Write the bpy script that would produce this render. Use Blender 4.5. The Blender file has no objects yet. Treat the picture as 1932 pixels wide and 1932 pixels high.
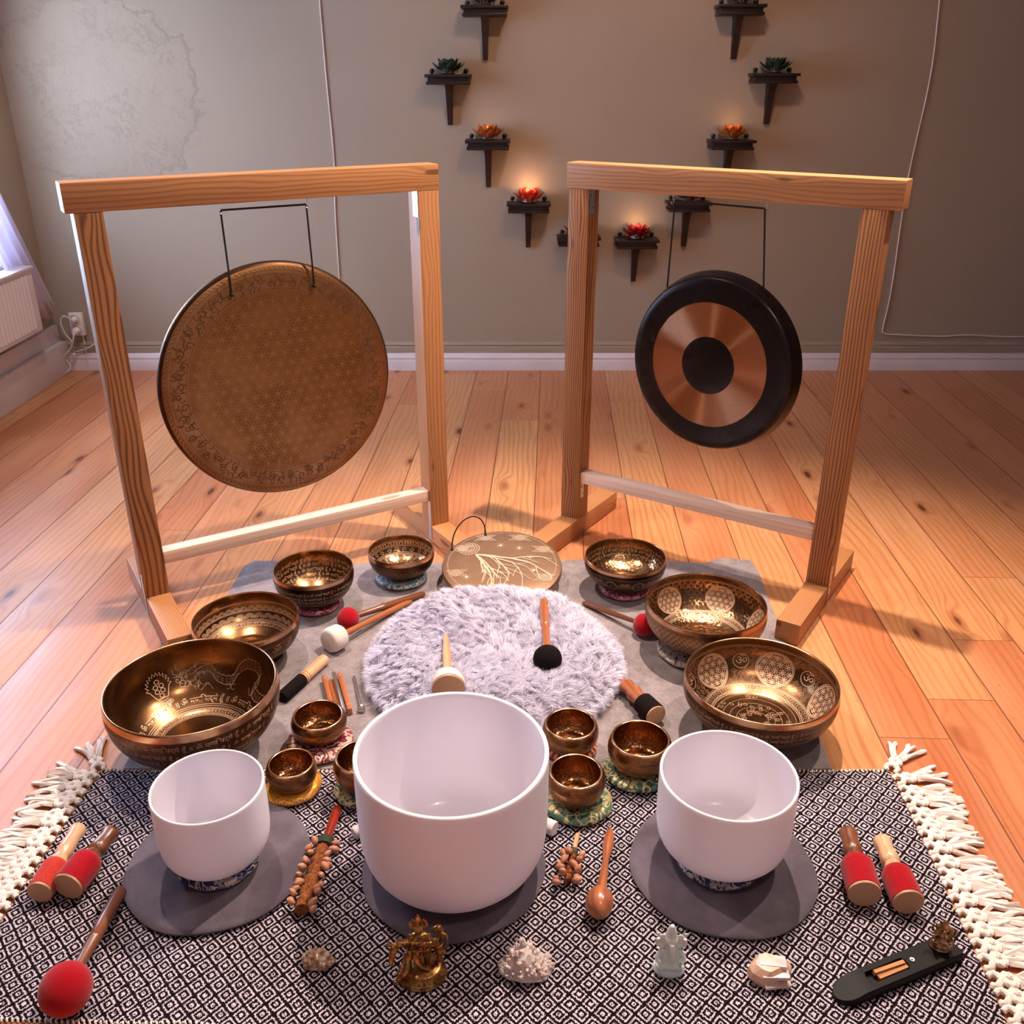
import bpy, bmesh, math, random
import numpy as np
from mathutils import Vector, Matrix, Quaternion, noise as mnoise
R = math.radians
PI = math.pi
random.seed(7)
rng = np.random.default_rng(7)
SC = bpy.context.scene
COL = SC.collection

# ------------------------------------------------------------------ camera
FPX = 1777.0; TH = R(25); CH = 1.5; CXY = 966.0
cam = bpy.data.cameras.new('camera'); cam_ob = bpy.data.objects.new('camera', cam); COL.objects.link(cam_ob)
cam.sensor_width = 36; cam.lens = FPX/1932*36; cam.clip_start = .05
cam_ob.location = (0, 0, CH); cam_ob.rotation_euler = (R(65), 0, 0)
SC.camera = cam_ob

# ------------------------------------------------------------------ world, lights, exposure
SC.view_settings.view_transform = 'Standard'; SC.view_settings.look = 'None'
SC.view_settings.gamma = 1; SC.view_settings.use_curve_mapping = False
SC.view_settings.exposure = 0.32
W = bpy.data.worlds.new('world'); SC.world = W; W.use_nodes = True
W.node_tree.nodes['Background'].inputs[0].default_value = (.92, .78, .84, 1)
W.node_tree.nodes['Background'].inputs[1].default_value = .24

def spot(name, loc, target, energy, color, size=70, blend=.6, soft=.035):
    l = bpy.data.lights.new(name, 'SPOT'); l.energy = energy; l.color = color
    l.spot_size = R(size); l.spot_blend = blend; l.shadow_soft_size = soft
    o = bpy.data.objects.new(name, l); COL.objects.link(o); o.location = loc
    o.rotation_euler = (Vector(target)-Vector(loc)).to_track_quat('-Z', 'Y').to_euler()
    return o
def area(name, loc, target, energy, color, sx, sy):
    l = bpy.data.lights.new(name, 'AREA'); l.shape = 'RECTANGLE'; l.size = sx; l.size_y = sy; l.energy = energy; l.color = color
    o = bpy.data.objects.new(name, l); COL.objects.link(o); o.location = loc
    o.rotation_euler = (Vector(target)-Vector(loc)).to_track_quat('-Z', 'Y').to_euler()
    return o
WARM = (1.0, .83, .70)
spot('ceiling_spot_center', (.60, 2.83, 2.90), (.30, 2.0, 0), 345, WARM, 84, .8, .022)
spot('ceiling_spot_right', (1.62, 2.35, 2.90), (.75, 1.9, 0), 140, WARM, 80, 1.0, .022)
spot('ceiling_spot_left', (-.95, 2.45, 2.90), (-.55, 2.0, 0), 140, (1.0, .83, .72), 80, .9, .022)
spot('wall_fill_spot', (.50, 3.2, 2.93), (.5, 5.1, 1.35), 62, (1.0, .62, .40), 92, 1.0, .08)  # added fill lamp that warms the back wall, not a known fixture
spot('front_spot', (.80, .35, 2.90), (.05, 2.5, .6), 66, WARM, 70, 1.0, .022)
spot('corner_fill_spot', (-1.45, 3.3, 2.90), (-2.35, 4.7, .5), 60, (1.0, .90, .92), 75, 1.0, .06)  # extra lamp put in to brighten the curtain and radiator, no known source
area('window_daylight', (-2.75, 3.85, 1.45), (0, 3.4, .5), 115, (.62, .74, 1.0), 1.6, 1.5)

# ------------------------------------------------------------------ helpers
def ray(px, py):
    u = (px-CXY)/FPX; v = (py-CXY)/FPX
    return Vector((u, math.cos(TH)-v*math.sin(TH), -math.sin(TH)-v*math.cos(TH)))
def P(px, py, z=0.):
    r = ray(px, py); t = (z-CH)/r.z
    return Vector((r.x*t, r.y*t, z))
def atY(px, py, Y):
    r = ray(px, py); t = Y/r.y
    return Vector((r.x*t, Y, CH+r.z*t))
def tag(o, label=None, cat=None, group=None, kind=None):
    if label: o['label'] = label
    if cat: o['category'] = cat
    if group: o['group'] = group
    if kind: o['kind'] = kind
    return o
def thing(name, label, cat, loc=(0, 0, 0), rot=(0, 0, 0), group=None, quat=None):
    o = bpy.data.objects.new(name, None); COL.objects.link(o); o.location = loc; o.empty_display_size = .05
    if quat is not None:
        o.rotation_mode = 'QUATERNION'; o.rotation_quaternion = quat
    else: o.rotation_euler = rot
    return tag(o, label, cat, group)
def mk(name, V, F, mat, parent=None, loc=(0, 0, 0), rot=(0, 0, 0), smooth=40, midx=None, quat=None):
    me = bpy.data.meshes.new(name); me.from_pydata([tuple(v) for v in V], [], [tuple(f) for f in F])
    for m in (mat if isinstance(mat, (list, tuple)) else [mat]): me.materials.append(m)
    if midx is not None: me.polygons.foreach_set('material_index', midx)
    if smooth:
        me.polygons.foreach_set('use_smooth', [True]*len(me.polygons))
        if smooth < 180: me.set_sharp_from_angle(angle=R(smooth))
    me.update()
    o = bpy.data.objects.new(name, me); COL.objects.link(o); o.location = loc
    if quat is not None:
        o.rotation_mode = 'QUATERNION'; o.rotation_quaternion = quat
    else: o.rotation_euler = rot
    if parent: o.parent = parent
    return o
def dup(o, parent=None, loc=None, rot=None, scale=None):
    c = o.copy(); COL.objects.link(c)
    if parent: c.parent = parent
    if loc is not None: c.location = loc
    if rot is not None: c.rotation_euler = rot
    if scale is not None: c.scale = scale
    return c

class MB:
    def __init__(s): s.V = []; s.F = []
    def add(s, V, F, M=None):
        b = len(s.V)
        s.V += [tuple(M @ Vector(v)) if M else tuple(v) for v in V]
        s.F += [tuple(b+i for i in f) for f in F]; return s
    def box(s, x0, x1, y0, y1, z0, z1, bev=0, M=None):
        bm = bmesh.new(); bmesh.ops.create_cube(bm, size=1)
        for v in bm.verts:
            v.co = Vector(((x0+x1)/2+v.co.x*(x1-x0), (y0+y1)/2+v.co.y*(y1-y0), (z0+z1)/2+v.co.z*(z1-z0)))
        if bev: bmesh.ops.bevel(bm, geom=bm.edges[:], offset=bev, segments=2, affect='EDGES', profile=.6)
        bm.verts.index_update()
        V = [v.co.copy() for v in bm.verts]; F = [[v.index for v in f.verts] for f in bm.faces]; bm.free()
        return s.add(V, F, M)
    def lathe(s, prof, seg=48, M=None, sx=1, sy=1, fn=None):
        V, F, _ = lathe(prof, seg, fn)
        V = [(x*sx, y*sy, z) for x, y, z in V]
        return s.add(V, F, M)
    def ell(s, c, r, rot=None, seg=14, rings=9):
        r = (r, r, r) if not isinstance(r, (tuple, list)) else r
        prof = [(math.sin(PI*i/rings), -math.cos(PI*i/rings)) for i in range(rings+1)]
        prof[0] = (0, -1); prof[-1] = (0, 1)
        V, F, _ = lathe(prof, seg)
        M = Matrix.Translation(c) @ (rot.to_matrix().to_4x4() if rot else Matrix.Identity(4)) @ Matrix.Diagonal((r[0], r[1], r[2], 1))
        return s.add(V, F, M)
    def tube(s, path, rad, seg=8, cap=True, closed=False, twist=0, lobes=0):
        V, F = tube(path, rad, seg, cap, closed, twist, lobes); return s.add(V, F)
    def out(s, name, mat, parent=None, **k): return mk(name, s.V, s.F, mat, parent, **k)

def lathe(prof, seg=48, fn=None):
    V = []; rows = []
    for r, z in prof:
        if abs(r) < 1e-7: rows.append([len(V)]); V.append((0, 0, z))
        else:
            b = len(V)
            for i in range(seg):
                a = 2*PI*i/seg; rr, zz = (r, z) if fn is None else fn(r, z, a)
                V.append((rr*math.cos(a), rr*math.sin(a), zz))
            rows.append(list(range(b, b+seg)))
    F = []; idx = []
    for k in range(len(rows)-1):
        A, B = rows[k], rows[k+1]
        if len(A) == 1 and len(B) == 1: continue
        for i in range(seg):
            j = (i+1) % seg
            if len(A) == 1: F.append((A[0], B[j], B[i]))
            elif len(B) == 1: F.append((A[i], A[j], B[0]))
            else: F.append((A[i], A[j], B[j], B[i]))
            idx.append(k)
    return V, F, idx
def tube(path, rad, seg=8, cap=True, closed=False, twist=0, lobes=0):
    pts = [Vector(p) for p in path]; n = len(pts)
    if not isinstance(rad, (list, tuple)): rad = [rad]*n
    T = []
    for i in range(n):
        a = pts[i-1] if (i > 0 or closed) else pts[i]; b = pts[(i+1) % n] if (i < n-1 or closed) else pts[i]
        T.append((b-a).normalized() if (b-a).length > 1e-9 else Vector((0, 0, 1)))
    up = Vector((0, 0, 1)) if abs(T[0].z) < .9 else Vector((1, 0, 0))
    N = (up-T[0]*up.dot(T[0])).normalized(); V = []; F = []; L = 0
    for i in range(n):
        N = (N-T[i]*N.dot(T[i]));
        N = N.normalized() if N.length > 1e-6 else T[i].orthogonal().normalized()
        B = T[i].cross(N)
        if i: L += (pts[i]-pts[i-1]).length
        for k in range(seg):
            a = 2*PI*k/seg+L*twist*0
            rr = rad[i]*(1+(.22*math.cos(lobes*a+L*twist) if lobes else 0))
            V.append(pts[i]+(N*math.cos(a)+B*math.sin(a))*rr)
    m = n if closed else n-1
    for i in range(m):
        for k in range(seg):
            j = (k+1) % seg; i2 = (i+1) % n
            F.append((i*seg+k, i*seg+j, i2*seg+j, i2*seg+k))
    if cap and not closed:
        F.append(tuple(reversed(range(seg)))); F.append(tuple(range((n-1)*seg, n*seg)))
    return V, F
def spl(pts, n=6):
    pts = [np.array(p, float) for p in pts]; out = []
    for i in range(len(pts)-1):
        p0 = pts[max(i-1, 0)]; p1 = pts[i]; p2 = pts[i+1]; p3 = pts[min(i+2, len(pts)-1)]
        for k in range(n):
            t = k/n
            out.append(tuple(.5*((2*p1)+(-p0+p2)*t+(2*p0-5*p1+4*p2-p3)*t*t+(-p0+3*p1-3*p2+p3)*t**3)))
    out.append(tuple(pts[-1])); return out
def xq(p0, p1, roll=0):
    d = (Vector(p1)-Vector(p0)).normalized()
    q = d.to_track_quat('X', 'Z')
    return q @ Quaternion((1, 0, 0), roll)

# ------------------------------------------------------------------ materials
class G:
    def __init__(s, name):
        s.m = bpy.data.materials.new(name); s.m.use_nodes = True; s.t = s.m.node_tree
        s.p = s.t.nodes['Principled BSDF']; s.tc = None
    def n(s, typ, **kw):
        nd = s.t.nodes.new('ShaderNode'+typ)
        for k, v in kw.items(): setattr(nd, k, v)
        return nd
    def c(s, nd, key, v):
        if v is None: return
        i = nd.inputs[key]
        if isinstance(v, bpy.types.NodeSocket): s.t.links.new(v, i)
        elif isinstance(v, (tuple, list)) and i.type == 'RGBA' and len(v) == 3: i.default_value = (*v, 1)
        else: i.default_value = v
    def obj(s, which='Object'):
        if not s.tc: s.tc = s.n('TexCoord')
        return s.tc.outputs[which]
    def M(s, op, a, b=None, c=None, clamp=False):
        nd = s.n('Math', operation=op, use_clamp=clamp)
        s.c(nd, 0, a); s.c(nd, 1, b); s.c(nd, 2, c); return nd.outputs[0]
    def sep(s, v):
        nd = s.n('SeparateXYZ'); s.c(nd, 0, v); return nd.outputs
    def comb(s, x=0., y=0., z=0.):
        nd = s.n('CombineXYZ'); s.c(nd, 0, x); s.c(nd, 1, y); s.c(nd, 2, z); return nd.outputs[0]
    def vm(s, op, a, b=None):
        nd = s.n('VectorMath', operation=op); s.c(nd, 0, a); s.c(nd, 1, b); return nd.outputs[0]
    def sc(s, v, k):
        nd = s.n('VectorMath', operation='SCALE'); s.c(nd, 0, v); s.c(nd, 3, k); return nd.outputs[0]
    def noise(s, v, scale, detail=3, rough=.5, dist=0., out=0):
        nd = s.n('TexNoise'); s.c(nd, 'Vector', v); s.c(nd, 'Scale', scale); s.c(nd, 'Detail', detail)
        s.c(nd, 'Roughness', rough); s.c(nd, 'Distortion', dist); return nd.outputs[out]
    def vor(s, v, scale, feature='F1', out='Distance', rnd=1., dim='3D'):
        nd = s.n('TexVoronoi', feature=feature, voronoi_dimensions=dim); s.c(nd, 'Vector', v); s.c(nd, 'Scale', scale); s.c(nd, 'Randomness', rnd)
        return nd.outputs[out]
    def white(s, v, out=0):
        nd = s.n('TexWhiteNoise'); s.c(nd, 'Vector', v); return nd.outputs[out]
    def mr(s, v, a, b, c=0., d=1., smooth=True):
        nd = s.n('MapRange', interpolation_type='SMOOTHSTEP' if smooth else 'LINEAR')
        s.c(nd, 0, v); s.c(nd, 1, a); s.c(nd, 2, b); s.c(nd, 3, c); s.c(nd, 4, d); return nd.outputs[0]
    def mix(s, f, a, b, mode='MIX'):
        nd = s.n('Mix', data_type='RGBA', blend_type=mode); s.c(nd, 0, f); s.c(nd, 6, a); s.c(nd, 7, b); return nd.outputs[2]
    def bump(s, h, strength=.3, dist=.002):
        nd = s.n('Bump'); s.c(nd, 'Height', h); s.c(nd, 'Strength', strength); s.c(nd, 'Distance', dist)
        s.t.links.new(nd.outputs[0], s.p.inputs['Normal']); return nd.outputs[0]
    def set(s, **k):
        names = dict(col='Base Color', rough='Roughness', metal='Metallic', spec='Specular IOR Level', coat='Coat Weight', coatr='Coat Roughness',
                     trans='Transmission Weight', ior='IOR', sss='Subsurface Weight', sssr='Subsurface Radius', ssss='Subsurface Scale', emis='Emission Color', anisor='Anisotropic Rotation',
                     emiss='Emission Strength', aniso='Anisotropic', tangent='Tangent', sheen='Sheen Weight', sheenr='Sheen Roughness', alpha='Alpha', sheent='Sheen Tint')
        for a, v in k.items(): s.c(s.p, names[a], v)
        return s
def srgb(r, g, b):
    f = lambda c: (c/255/12.92) if c/255 <= .04045 else ((c/255+.055)/1.055)**2.4
    return (f(r), f(g), f(b))
def plain(name, col, rough=.5, metal=0., bump=None, var=None, **k):
    g = G(name)
    c = col
    if var:
        n = g.noise(g.obj(), var[0], 4); c = g.mix(g.mr(n, .3, .7), col, var[1])
    g.set(col=c, rough=rough, metal=metal, **k)
    if bump: g.bump(g.noise(g.obj(), bump[0], 3), bump[1], bump[2])
    return g.m

def wood(name, light, dark, freq=700., amp=5., knots=True, rough=.5, lines=.75, xs=1., yz=1., coat=0.):
    g = G(name); oi = g.n('ObjectInfo'); rnd = oi.outputs['Random']
    x, y, z = g.sep(g.obj())
    x = g.M('MULTIPLY', x, xs); y = g.M('MULTIPLY', y, yz); z = g.M('MULTIPLY', z, yz)
    off = g.M('MULTIPLY', rnd, 37.)
    x2 = g.M('ADD', x, off)
    n1 = g.noise(g.comb(g.M('MULTIPLY', x2, 1.6), g.M('MULTIPLY', y, 7.), g.M('MULTIPLY', z, 7.)), 1., 2)
    gg = g.M('ADD', g.M('MULTIPLY', g.M('ADD', y, g.M('MULTIPLY', z, .55)), freq), g.M('MULTIPLY', n1, amp*3))
    knot = 0.
    if knots:
        d = g.vor(g.comb(g.M('MULTIPLY', x2, 3.4), g.M('MULTIPLY', y, 13.), g.M('MULTIPLY', z, 13.)), 1., out='Distance')
        k = g.mr(d, .0, .42, 1., 0.); gg = g.M('ADD', gg, g.M('MULTIPLY', k, 9.))
        knot = g.mr(d, .10, .15, 1., 0.)
    ln = g.M('POWER', g.M('ADD', g.M('MULTIPLY', g.M('SINE', gg), .5), .5), 2.2)
    fib = g.noise(g.comb(g.M('MULTIPLY', x2, 12.), g.M('MULTIPLY', y, 420.), g.M('MULTIPLY', z, 420.)), 1., 2)
    big = g.noise(g.comb(g.M('MULTIPLY', x2, 2.), g.M('MULTIPLY', y, 12.), g.M('MULTIPLY', z, 12.)), 1., 2)
    f = g.M('ADD', g.M('MULTIPLY', ln, lines), g.M('MULTIPLY', g.M('SUBTRACT', fib, .5), .45), clamp=True)
    f = g.M('ADD', f, g.M('MULTIPLY', g.M('SUBTRACT', big, .45), .5), clamp=True)
    col = g.mix(f, light, dark)
    tint = g.mix(rnd, (1, 1, 1), (.86, .80, .74)); col = g.mix(1., col, tint, 'MULTIPLY')
    if knots: col = g.mix(g.M('MULTIPLY', knot, .8), col, tuple(c*.42 for c in dark))
    g.set(col=col, rough=rough, coat=coat, coatr=.2); g.bump(f, .25, .0008)
    return g.m

def floor_mat():
    g = G('pine_floorboards'); x, y, z = g.sep(g.obj())
    a = .0405; ca, sa = math.cos(a), math.sin(a)
    u = g.M('SUBTRACT', g.M('MULTIPLY', x, ca), g.M('MULTIPLY', y, sa))
    v = g.M('ADD', g.M('MULTIPLY', y, ca), g.M('MULTIPLY', x, sa))
    p0 = P(1020, 702); u0 = p0.x*ca-p0.y*sa; bw = .1765
    q = g.M('DIVIDE', g.M('SUBTRACT', u, u0-20*bw), bw); idx = g.M('FLOOR', q); fr = g.M('FRACT', q)
    r1 = g.white(g.comb(idx, 3.3, 0.))
    vv = g.M('DIVIDE', g.M('ADD', v, g.M('MULTIPLY', r1, 9.)), 2.7); i2 = g.M('FLOOR', vv); vf = g.M('FRACT', vv)
    rc = g.white(g.comb(idx, i2, 1.7)); rc2 = g.white(g.comb(i2, idx, 9.1))
    off = g.M('MULTIPLY', rc, 60.)
    n1 = g.noise(g.comb(g.M('MULTIPLY', u, 4.), g.M('ADD', g.M('MULTIPLY', v, .75), off), off), 1., 2)
    # rings bend around scattered knots
    kv = g.comb(g.M('MULTIPLY', u, 7.), g.M('ADD', g.M('MULTIPLY', v, 2.3), off), off)
    kd = g.vor(kv, 1.); ring = g.mr(kd, 0., .40, 1., 0.)
    gg = g.M('ADD', g.M('ADD', g.M('MULTIPLY', fr, 44.), g.M('MULTIPLY', n1, 46.)), g.M('MULTIPLY', ring, 13.))
    ln = g.M('POWER', g.M('ADD', g.M('MULTIPLY', g.M('SINE', gg), .5), .5), 3.)
    fib = g.noise(g.comb(g.M('MULTIPLY', u, 160.), g.M('MULTIPLY', v, 5.), off), 1., 3)
    big = g.noise(g.comb(g.M('MULTIPLY', u, 6.), g.M('MULTIPLY', v, 1.1), off), 1., 3)
    base = g.mix(rc, srgb(196, 118, 75), srgb(214, 153, 100)); base = g.mix(g.mr(rc2, .5, 1., 0., .5), base, srgb(180, 96, 62))
    col = g.mix(g.M('MULTIPLY', ln, .40), base, srgb(150, 76, 40))
    col = g.mix(g.mr(fib, .35, .75, 0., .32), col, srgb(160, 90, 56))
    col = g.mix(g.mr(big, .35, .7, 0., .4), col, srgb(216, 154, 108))
    kn = g.mr(kd, .05, .10, 1., 0.); kn2 = g.mr(kd, .10, .20, 1., 0.)
    col = g.mix(g.M('MULTIPLY', kn2, .5), col, srgb(142, 70, 36)); col = g.mix(g.M('MULTIPLY', kn, .85), col, srgb(84, 40, 22))
    # fine scratches and dents
    st = g.noise(g.comb(g.M('MULTIPLY', u, 34.), g.M('MULTIPLY', v, 16.), 4.), 1., 3, .6, 1.2)
    col = g.mix(g.mr(g.M('ABSOLUTE', g.M('SUBTRACT', st, .68)), .0, .008, .75, 0.), col, srgb(92, 46, 26))
    edge = g.M('MINIMUM', fr, g.M('SUBTRACT', 1., fr)); seam = g.mr(edge, .006, .016, 1., 0.)
    e2 = g.M('MINIMUM', vf, g.M('SUBTRACT', 1., vf)); seam2 = g.mr(e2, .0003, .0008, 1., 0.)
    sm = g.M('MAXIMUM', seam, g.M('MULTIPLY', seam2, .8)); col = g.mix(g.M('MULTIPLY', sm, .8), col, srgb(92, 44, 18))
    g.set(col=col, rough=g.mr(big, .3, .7, .34, .5), spec=.45)
    g.bump(g.M('SUBTRACT', g.M('MULTIPLY', ln, .12), g.M('MULTIPLY', sm, 2.)), .35, .0015)
    return g.m

def wall_mat(name='wall_plaster', patch=True):
    g = G(name); o = g.obj(); x, y, z = g.sep(o)
    n = g.noise(o, 1.3, 4); n2 = g.noise(o, 38., 4, .6); n3 = g.noise(o, 6., 4)
    col = g.mix(n, srgb(166, 150, 130), srgb(156, 140, 120))
    h = g.M('ADD', g.M('MULTIPLY', n2, .5), g.M('MULTIPLY', n3, .6))
    if patch:
        dx = g.M('DIVIDE', g.M('ADD', x, 2.07), .52); dz = g.M('DIVIDE', g.M('SUBTRACT', z, 1.40), .42)
        rr = g.M('ADD', g.M('MULTIPLY', dx, dx), g.M('MULTIPLY', dz, dz))
        wn = g.noise(g.comb(x, z, 0.), 3.2, 10, .72, .2)
        rim = g.M('ADD', rr, g.M('MULTIPLY', g.M('SUBTRACT', wn, .5), 3.0))
        inside = g.mr(rim, .9, 1.02, 1., 0.); line = g.mr(g.M('ABSOLUTE', g.M('SUBTRACT', rim, .95)), .0, .05, 1., 0.)
        wn2 = g.noise(g.comb(x, z, 3.), 6., 10, .78, .25)
        cr = g.M('MULTIPLY', g.mr(g.M('ABSOLUTE', g.M('SUBTRACT', wn2, .5)), .0, .010, 1., 0.), g.mr(rr, .5, 1.3, 1., 0.))
        cr = g.M('MULTIPLY', cr, g.mr(g.noise(g.comb(x, z, 8.), 5., 3), .42, .60))
        f = g.M('MAXIMUM', g.M('MULTIPLY', line, .6), cr); col = g.mix(g.M('MULTIPLY', f, .45), col, srgb(112, 98, 84))
        h = g.M('ADD', h, g.M('ADD', g.M('MULTIPLY', inside, 2.4), g.M('MULTIPLY', g.M('MULTIPLY', wn2, inside), 4.)))
        h = g.M('SUBTRACT', h, g.M('MULTIPLY', f, 2.5))
    g.set(col=col, rough=.82); g.bump(h, .35, .004); return g.m

def rug_mat():
    g = G('woven_diamond_rug'); o = g.obj()
    wob = g.noise(o, 7., 2, .5, 0., 1); x, y, z = g.sep(g.vm('ADD', o, g.sc(g.vm('SUBTRACT', wob, (.5, .5, .5)), .012)))
    st = 18.
    def q(v, pitch, off):
        w = g.M('ADD', g.M('DIVIDE', v, pitch), off); w = g.M('DIVIDE', g.M('ADD', g.M('FLOOR', g.M('MULTIPLY', w, st)), .5), st)
        return g.M('MULTIPLY', g.M('ABSOLUTE', g.M('SUBTRACT', g.M('FRACT', w), .5)), 2.)
    a = q(x, .0372, 50.25); b = q(y, .0396, 50.1)
    d = g.M('ADD', a, b); d = g.M('MINIMUM', d, g.M('SUBTRACT', 2., d))
    jit = g.M('MULTIPLY', g.M('SUBTRACT', g.white(g.comb(g.M('FLOOR', g.M('MULTIPLY', x, 480.)), g.M('FLOOR', g.M('MULTIPLY', y, 450.)), 0.)), .5), .13)
    d = g.M('ADD', d, jit)
    w1 = g.M('MULTIPLY', g.M('GREATER_THAN', d, .60), g.M('LESS_THAN', d, .79))
    w2 = g.M('MULTIPLY', g.M('GREATER_THAN', d, .09), g.M('LESS_THAN', d, .27))
    w = g.M('MAXIMUM', w1, w2)
    n = g.noise(o, 900., 2); n2 = g.noise(o, 5., 3)
    wc = g.mix(n, srgb(232, 218, 230), srgb(194, 180, 192)); bc = g.mix(n, srgb(14, 4, 8), srgb(26, 11, 16))
    g.set(col=g.mix(w, bc, wc), rough=.95, spec=.15)
    g.bump(g.M('ADD', n, g.M('MULTIPLY', w, .8)), .6, .0016); return g.m

def cloth(name, c1, c2, scale=600., bump=.5, rough=.95, sheen=.0, big=6.):
    g = G(name); o = g.obj(); n = g.noise(o, scale, 3, .7); b = g.noise(o, big, 3)
    g.set(col=g.mix(g.mr(g.M('ADD', g.M('MULTIPLY', n, .7), g.M('MULTIPLY', b, .3)), .35, .65), c1, c2), rough=rough, spec=.15, sheen=sheen)
    g.bump(n, bump, .001); return g.m
def corduroy(name, c1, c2):
    g = G(name); x, y, z = g.sep(g.obj()); w = g.M('SINE', g.M('MULTIPLY', g.M('ADD', x, g.M('MULTIPLY', y, .4)), 1900.))
    b = g.noise(g.obj(), 9., 4, .6)
    g.set(col=g.mix(g.mr(b, .3, .7), c1, c2), rough=.95, spec=.15, sheen=.15); g.bump(g.M('ADD', w, g.M('MULTIPLY', g.noise(g.obj(), 14., 4, .6, .8), 14.)), .45, .0007); return g.m
def brocade(name, ground, gold, dark, scale=34., w=.055, stripes=False, sheen_metal=.35):
    g = G(name); o = g.obj(); x, y, z = g.sep(o)
    n = g.noise(o, scale, 1.2, .4, 1.6); ln = g.mr(g.M('ABSOLUTE', g.M('SUBTRACT', n, .5)), w*.7, w, 1., 0.)
    n2 = g.noise(o, scale*.8, 1, .4, 2.2); fl = g.mr(n2, .62, .64); dk = g.mr(n2, .40, .38)
    c = g.mix(dk, ground, dark); c = g.mix(ln, c, gold); c = g.mix(fl, c, tuple(.75*v for v in gold))
    if stripes:
        a = g.M('ARCTAN2', y, x); s_ = g.M('GREATER_THAN', g.M('SINE', g.M('MULTIPLY', a, 26.)), .1); c = g.mix(s_, ground, gold)
    g.set(col=c, rough=.42, metal=g.M('MULTIPLY', ln, sheen_metal), sheen=.2, spec=.4); g.bump(ln, .3, .0008); return g.m

def metal(name, c1, c2, rough=(.22, .4), scale=14., hammer=0., grooves=0., metallic=1., pits=0., hs=60., bs=.35):
    g = G(name); o = g.obj(); n = g.noise(o, scale, 5, .6); f = g.mr(n, .32, .68)
    col = g.mix(f, c1, c2); h = g.M('MULTIPLY', g.noise(o, 160., 3), .25)
    if hammer:
        d = g.vor(o, hs, 'SMOOTH_F1'); h = g.M('ADD', h, g.M('MULTIPLY', d, hammer))
    if pits:
        d = g.vor(o, pits); pm = g.mr(d, .16, .30, 1., 0.); col = g.mix(g.M('MULTIPLY', pm, .85), col, tuple(v*.18 for v in c1)); h = g.M('SUBTRACT', h, g.M('MULTIPLY', pm, 1.))
    if grooves:
        x, y, z = g.sep(o); r = g.M('SQRT', g.M('ADD', g.M('MULTIPLY', x, x), g.M('MULTIPLY', y, y)))
        h = g.M('ADD', h, g.M('MULTIPLY', g.M('SINE', g.M('MULTIPLY', g.M('ADD', r, z), grooves)), .3))
    g.set(col=col, metal=metallic, rough=g.mr(n, .3, .7, rough[0], rough[1])); g.bump(h, bs, .0015); return g.m

MT = {}
MT['floor'] = floor_mat(); MT['wall'] = wall_mat(); MT['wall_side'] = wall_mat('wall_plaster_side', False); MT['rug'] = rug_mat()
MT['white_paint'] = plain('white_gloss_paint', srgb(226, 214, 214), .35, bump=(20, .1, .001), var=(3, srgb(212, 198, 196)))
MT['ceiling'] = plain('ceiling_paint', srgb(214, 205, 196), .9)
MT['rad'] = plain('radiator_enamel', srgb(232, 222, 222), .3)
MT['plastic'] = plain('white_plastic', srgb(232, 224, 218), .35)
MT['cable'] = plain('white_cable', srgb(216, 205, 200), .5)
MT['dark_hole'] = plain('dark_recess', (.01, .01, .01), .8)
g = G('sheer_curtain'); g.set(col=srgb(232, 224, 232), rough=.9); tr = g.n('BsdfTranslucent'); g.c(tr, 'Color', srgb(232, 226, 240)); mx = g.n('MixShader'); g.c(mx, 0, .55)
g.t.links.new(g.p.outputs[0], mx.inputs[1]); g.t.links.new(tr.outputs[0], mx.inputs[2]); g.t.links.new(mx.outputs[0], g.t.nodes['Material Output'].inputs[0]); MT['curtain'] = g.m
MT['timber'] = wood('pine_timber', srgb(196, 136, 88), srgb(142, 88, 48), 900., 9., lines=.55)
MT['timber_post'] = wood('pine_timber_dark_grain', srgb(180, 122, 74), srgb(98, 52, 26), 760., 12., lines=.85)
MT['timber_light'] = wood('pale_pine_batten', srgb(244, 214, 196), srgb(226, 178, 152), 700., 5., knots=True, lines=.5)
MT['steel'] = plain('galvanised_steel', (.55, .52, .52), .35, 1.)
MT['hole'] = plain('dark_hole', (.02, .015, .015), .7)
MT['shelf'] = plain('dark_stained_shelf', srgb(32, 14, 12), .42, bump=(60, .3, .001), var=(12, srgb(20, 9, 9)))
MT['felt'] = cloth('grey_felt', srgb(160, 147, 147), srgb(122, 110, 112), 420, .5, big=30.)
MT['mat'] = corduroy('grey_corduroy', srgb(116, 104, 114), srgb(92, 81, 92))
MT['cord'] = plain('black_cord', srgb(26, 14, 18), .7, bump=(300, .6, .001))
MT['black_felt'] = cloth('black_felt', srgb(30, 20, 20), srgb(18, 10, 12), 500, .5)
MT['red_felt'] = cloth('red_felt', srgb(176, 0, 26), srgb(158, 0, 18), 500, .3, sheen=.25)
MT['red_suede'] = cloth('red_suede', srgb(170, 6, 28), srgb(148, 3, 18), 300, .3, sheen=.2)
MT['orange_suede'] = cloth('faded_red_suede', srgb(196, 62, 48), srgb(172, 40, 34), 300, .3, sheen=.2)
MT['white_felt'] = cloth('cream_felt', srgb(232, 222, 212), srgb(214, 202, 194), 300, .4)
MT['white_suede'] = cloth('white_suede', srgb(226, 214, 214), srgb(208, 196, 198), 200, .3)
MT['yarn'] = cloth('cream_cotton_yarn', srgb(246, 234, 226), srgb(232, 218, 210), 500, .3)
MT['handle_pale'] = wood('pale_wood_handle', srgb(226, 178, 138), srgb(186, 128, 88), 300., 4., False, .35, .5, coat=.3)
MT['handle_brown'] = wood('brown_wood_handle', srgb(128, 74, 46), srgb(76, 40, 24), 300., 5., False, .35, .7, coat=.3)
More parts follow.
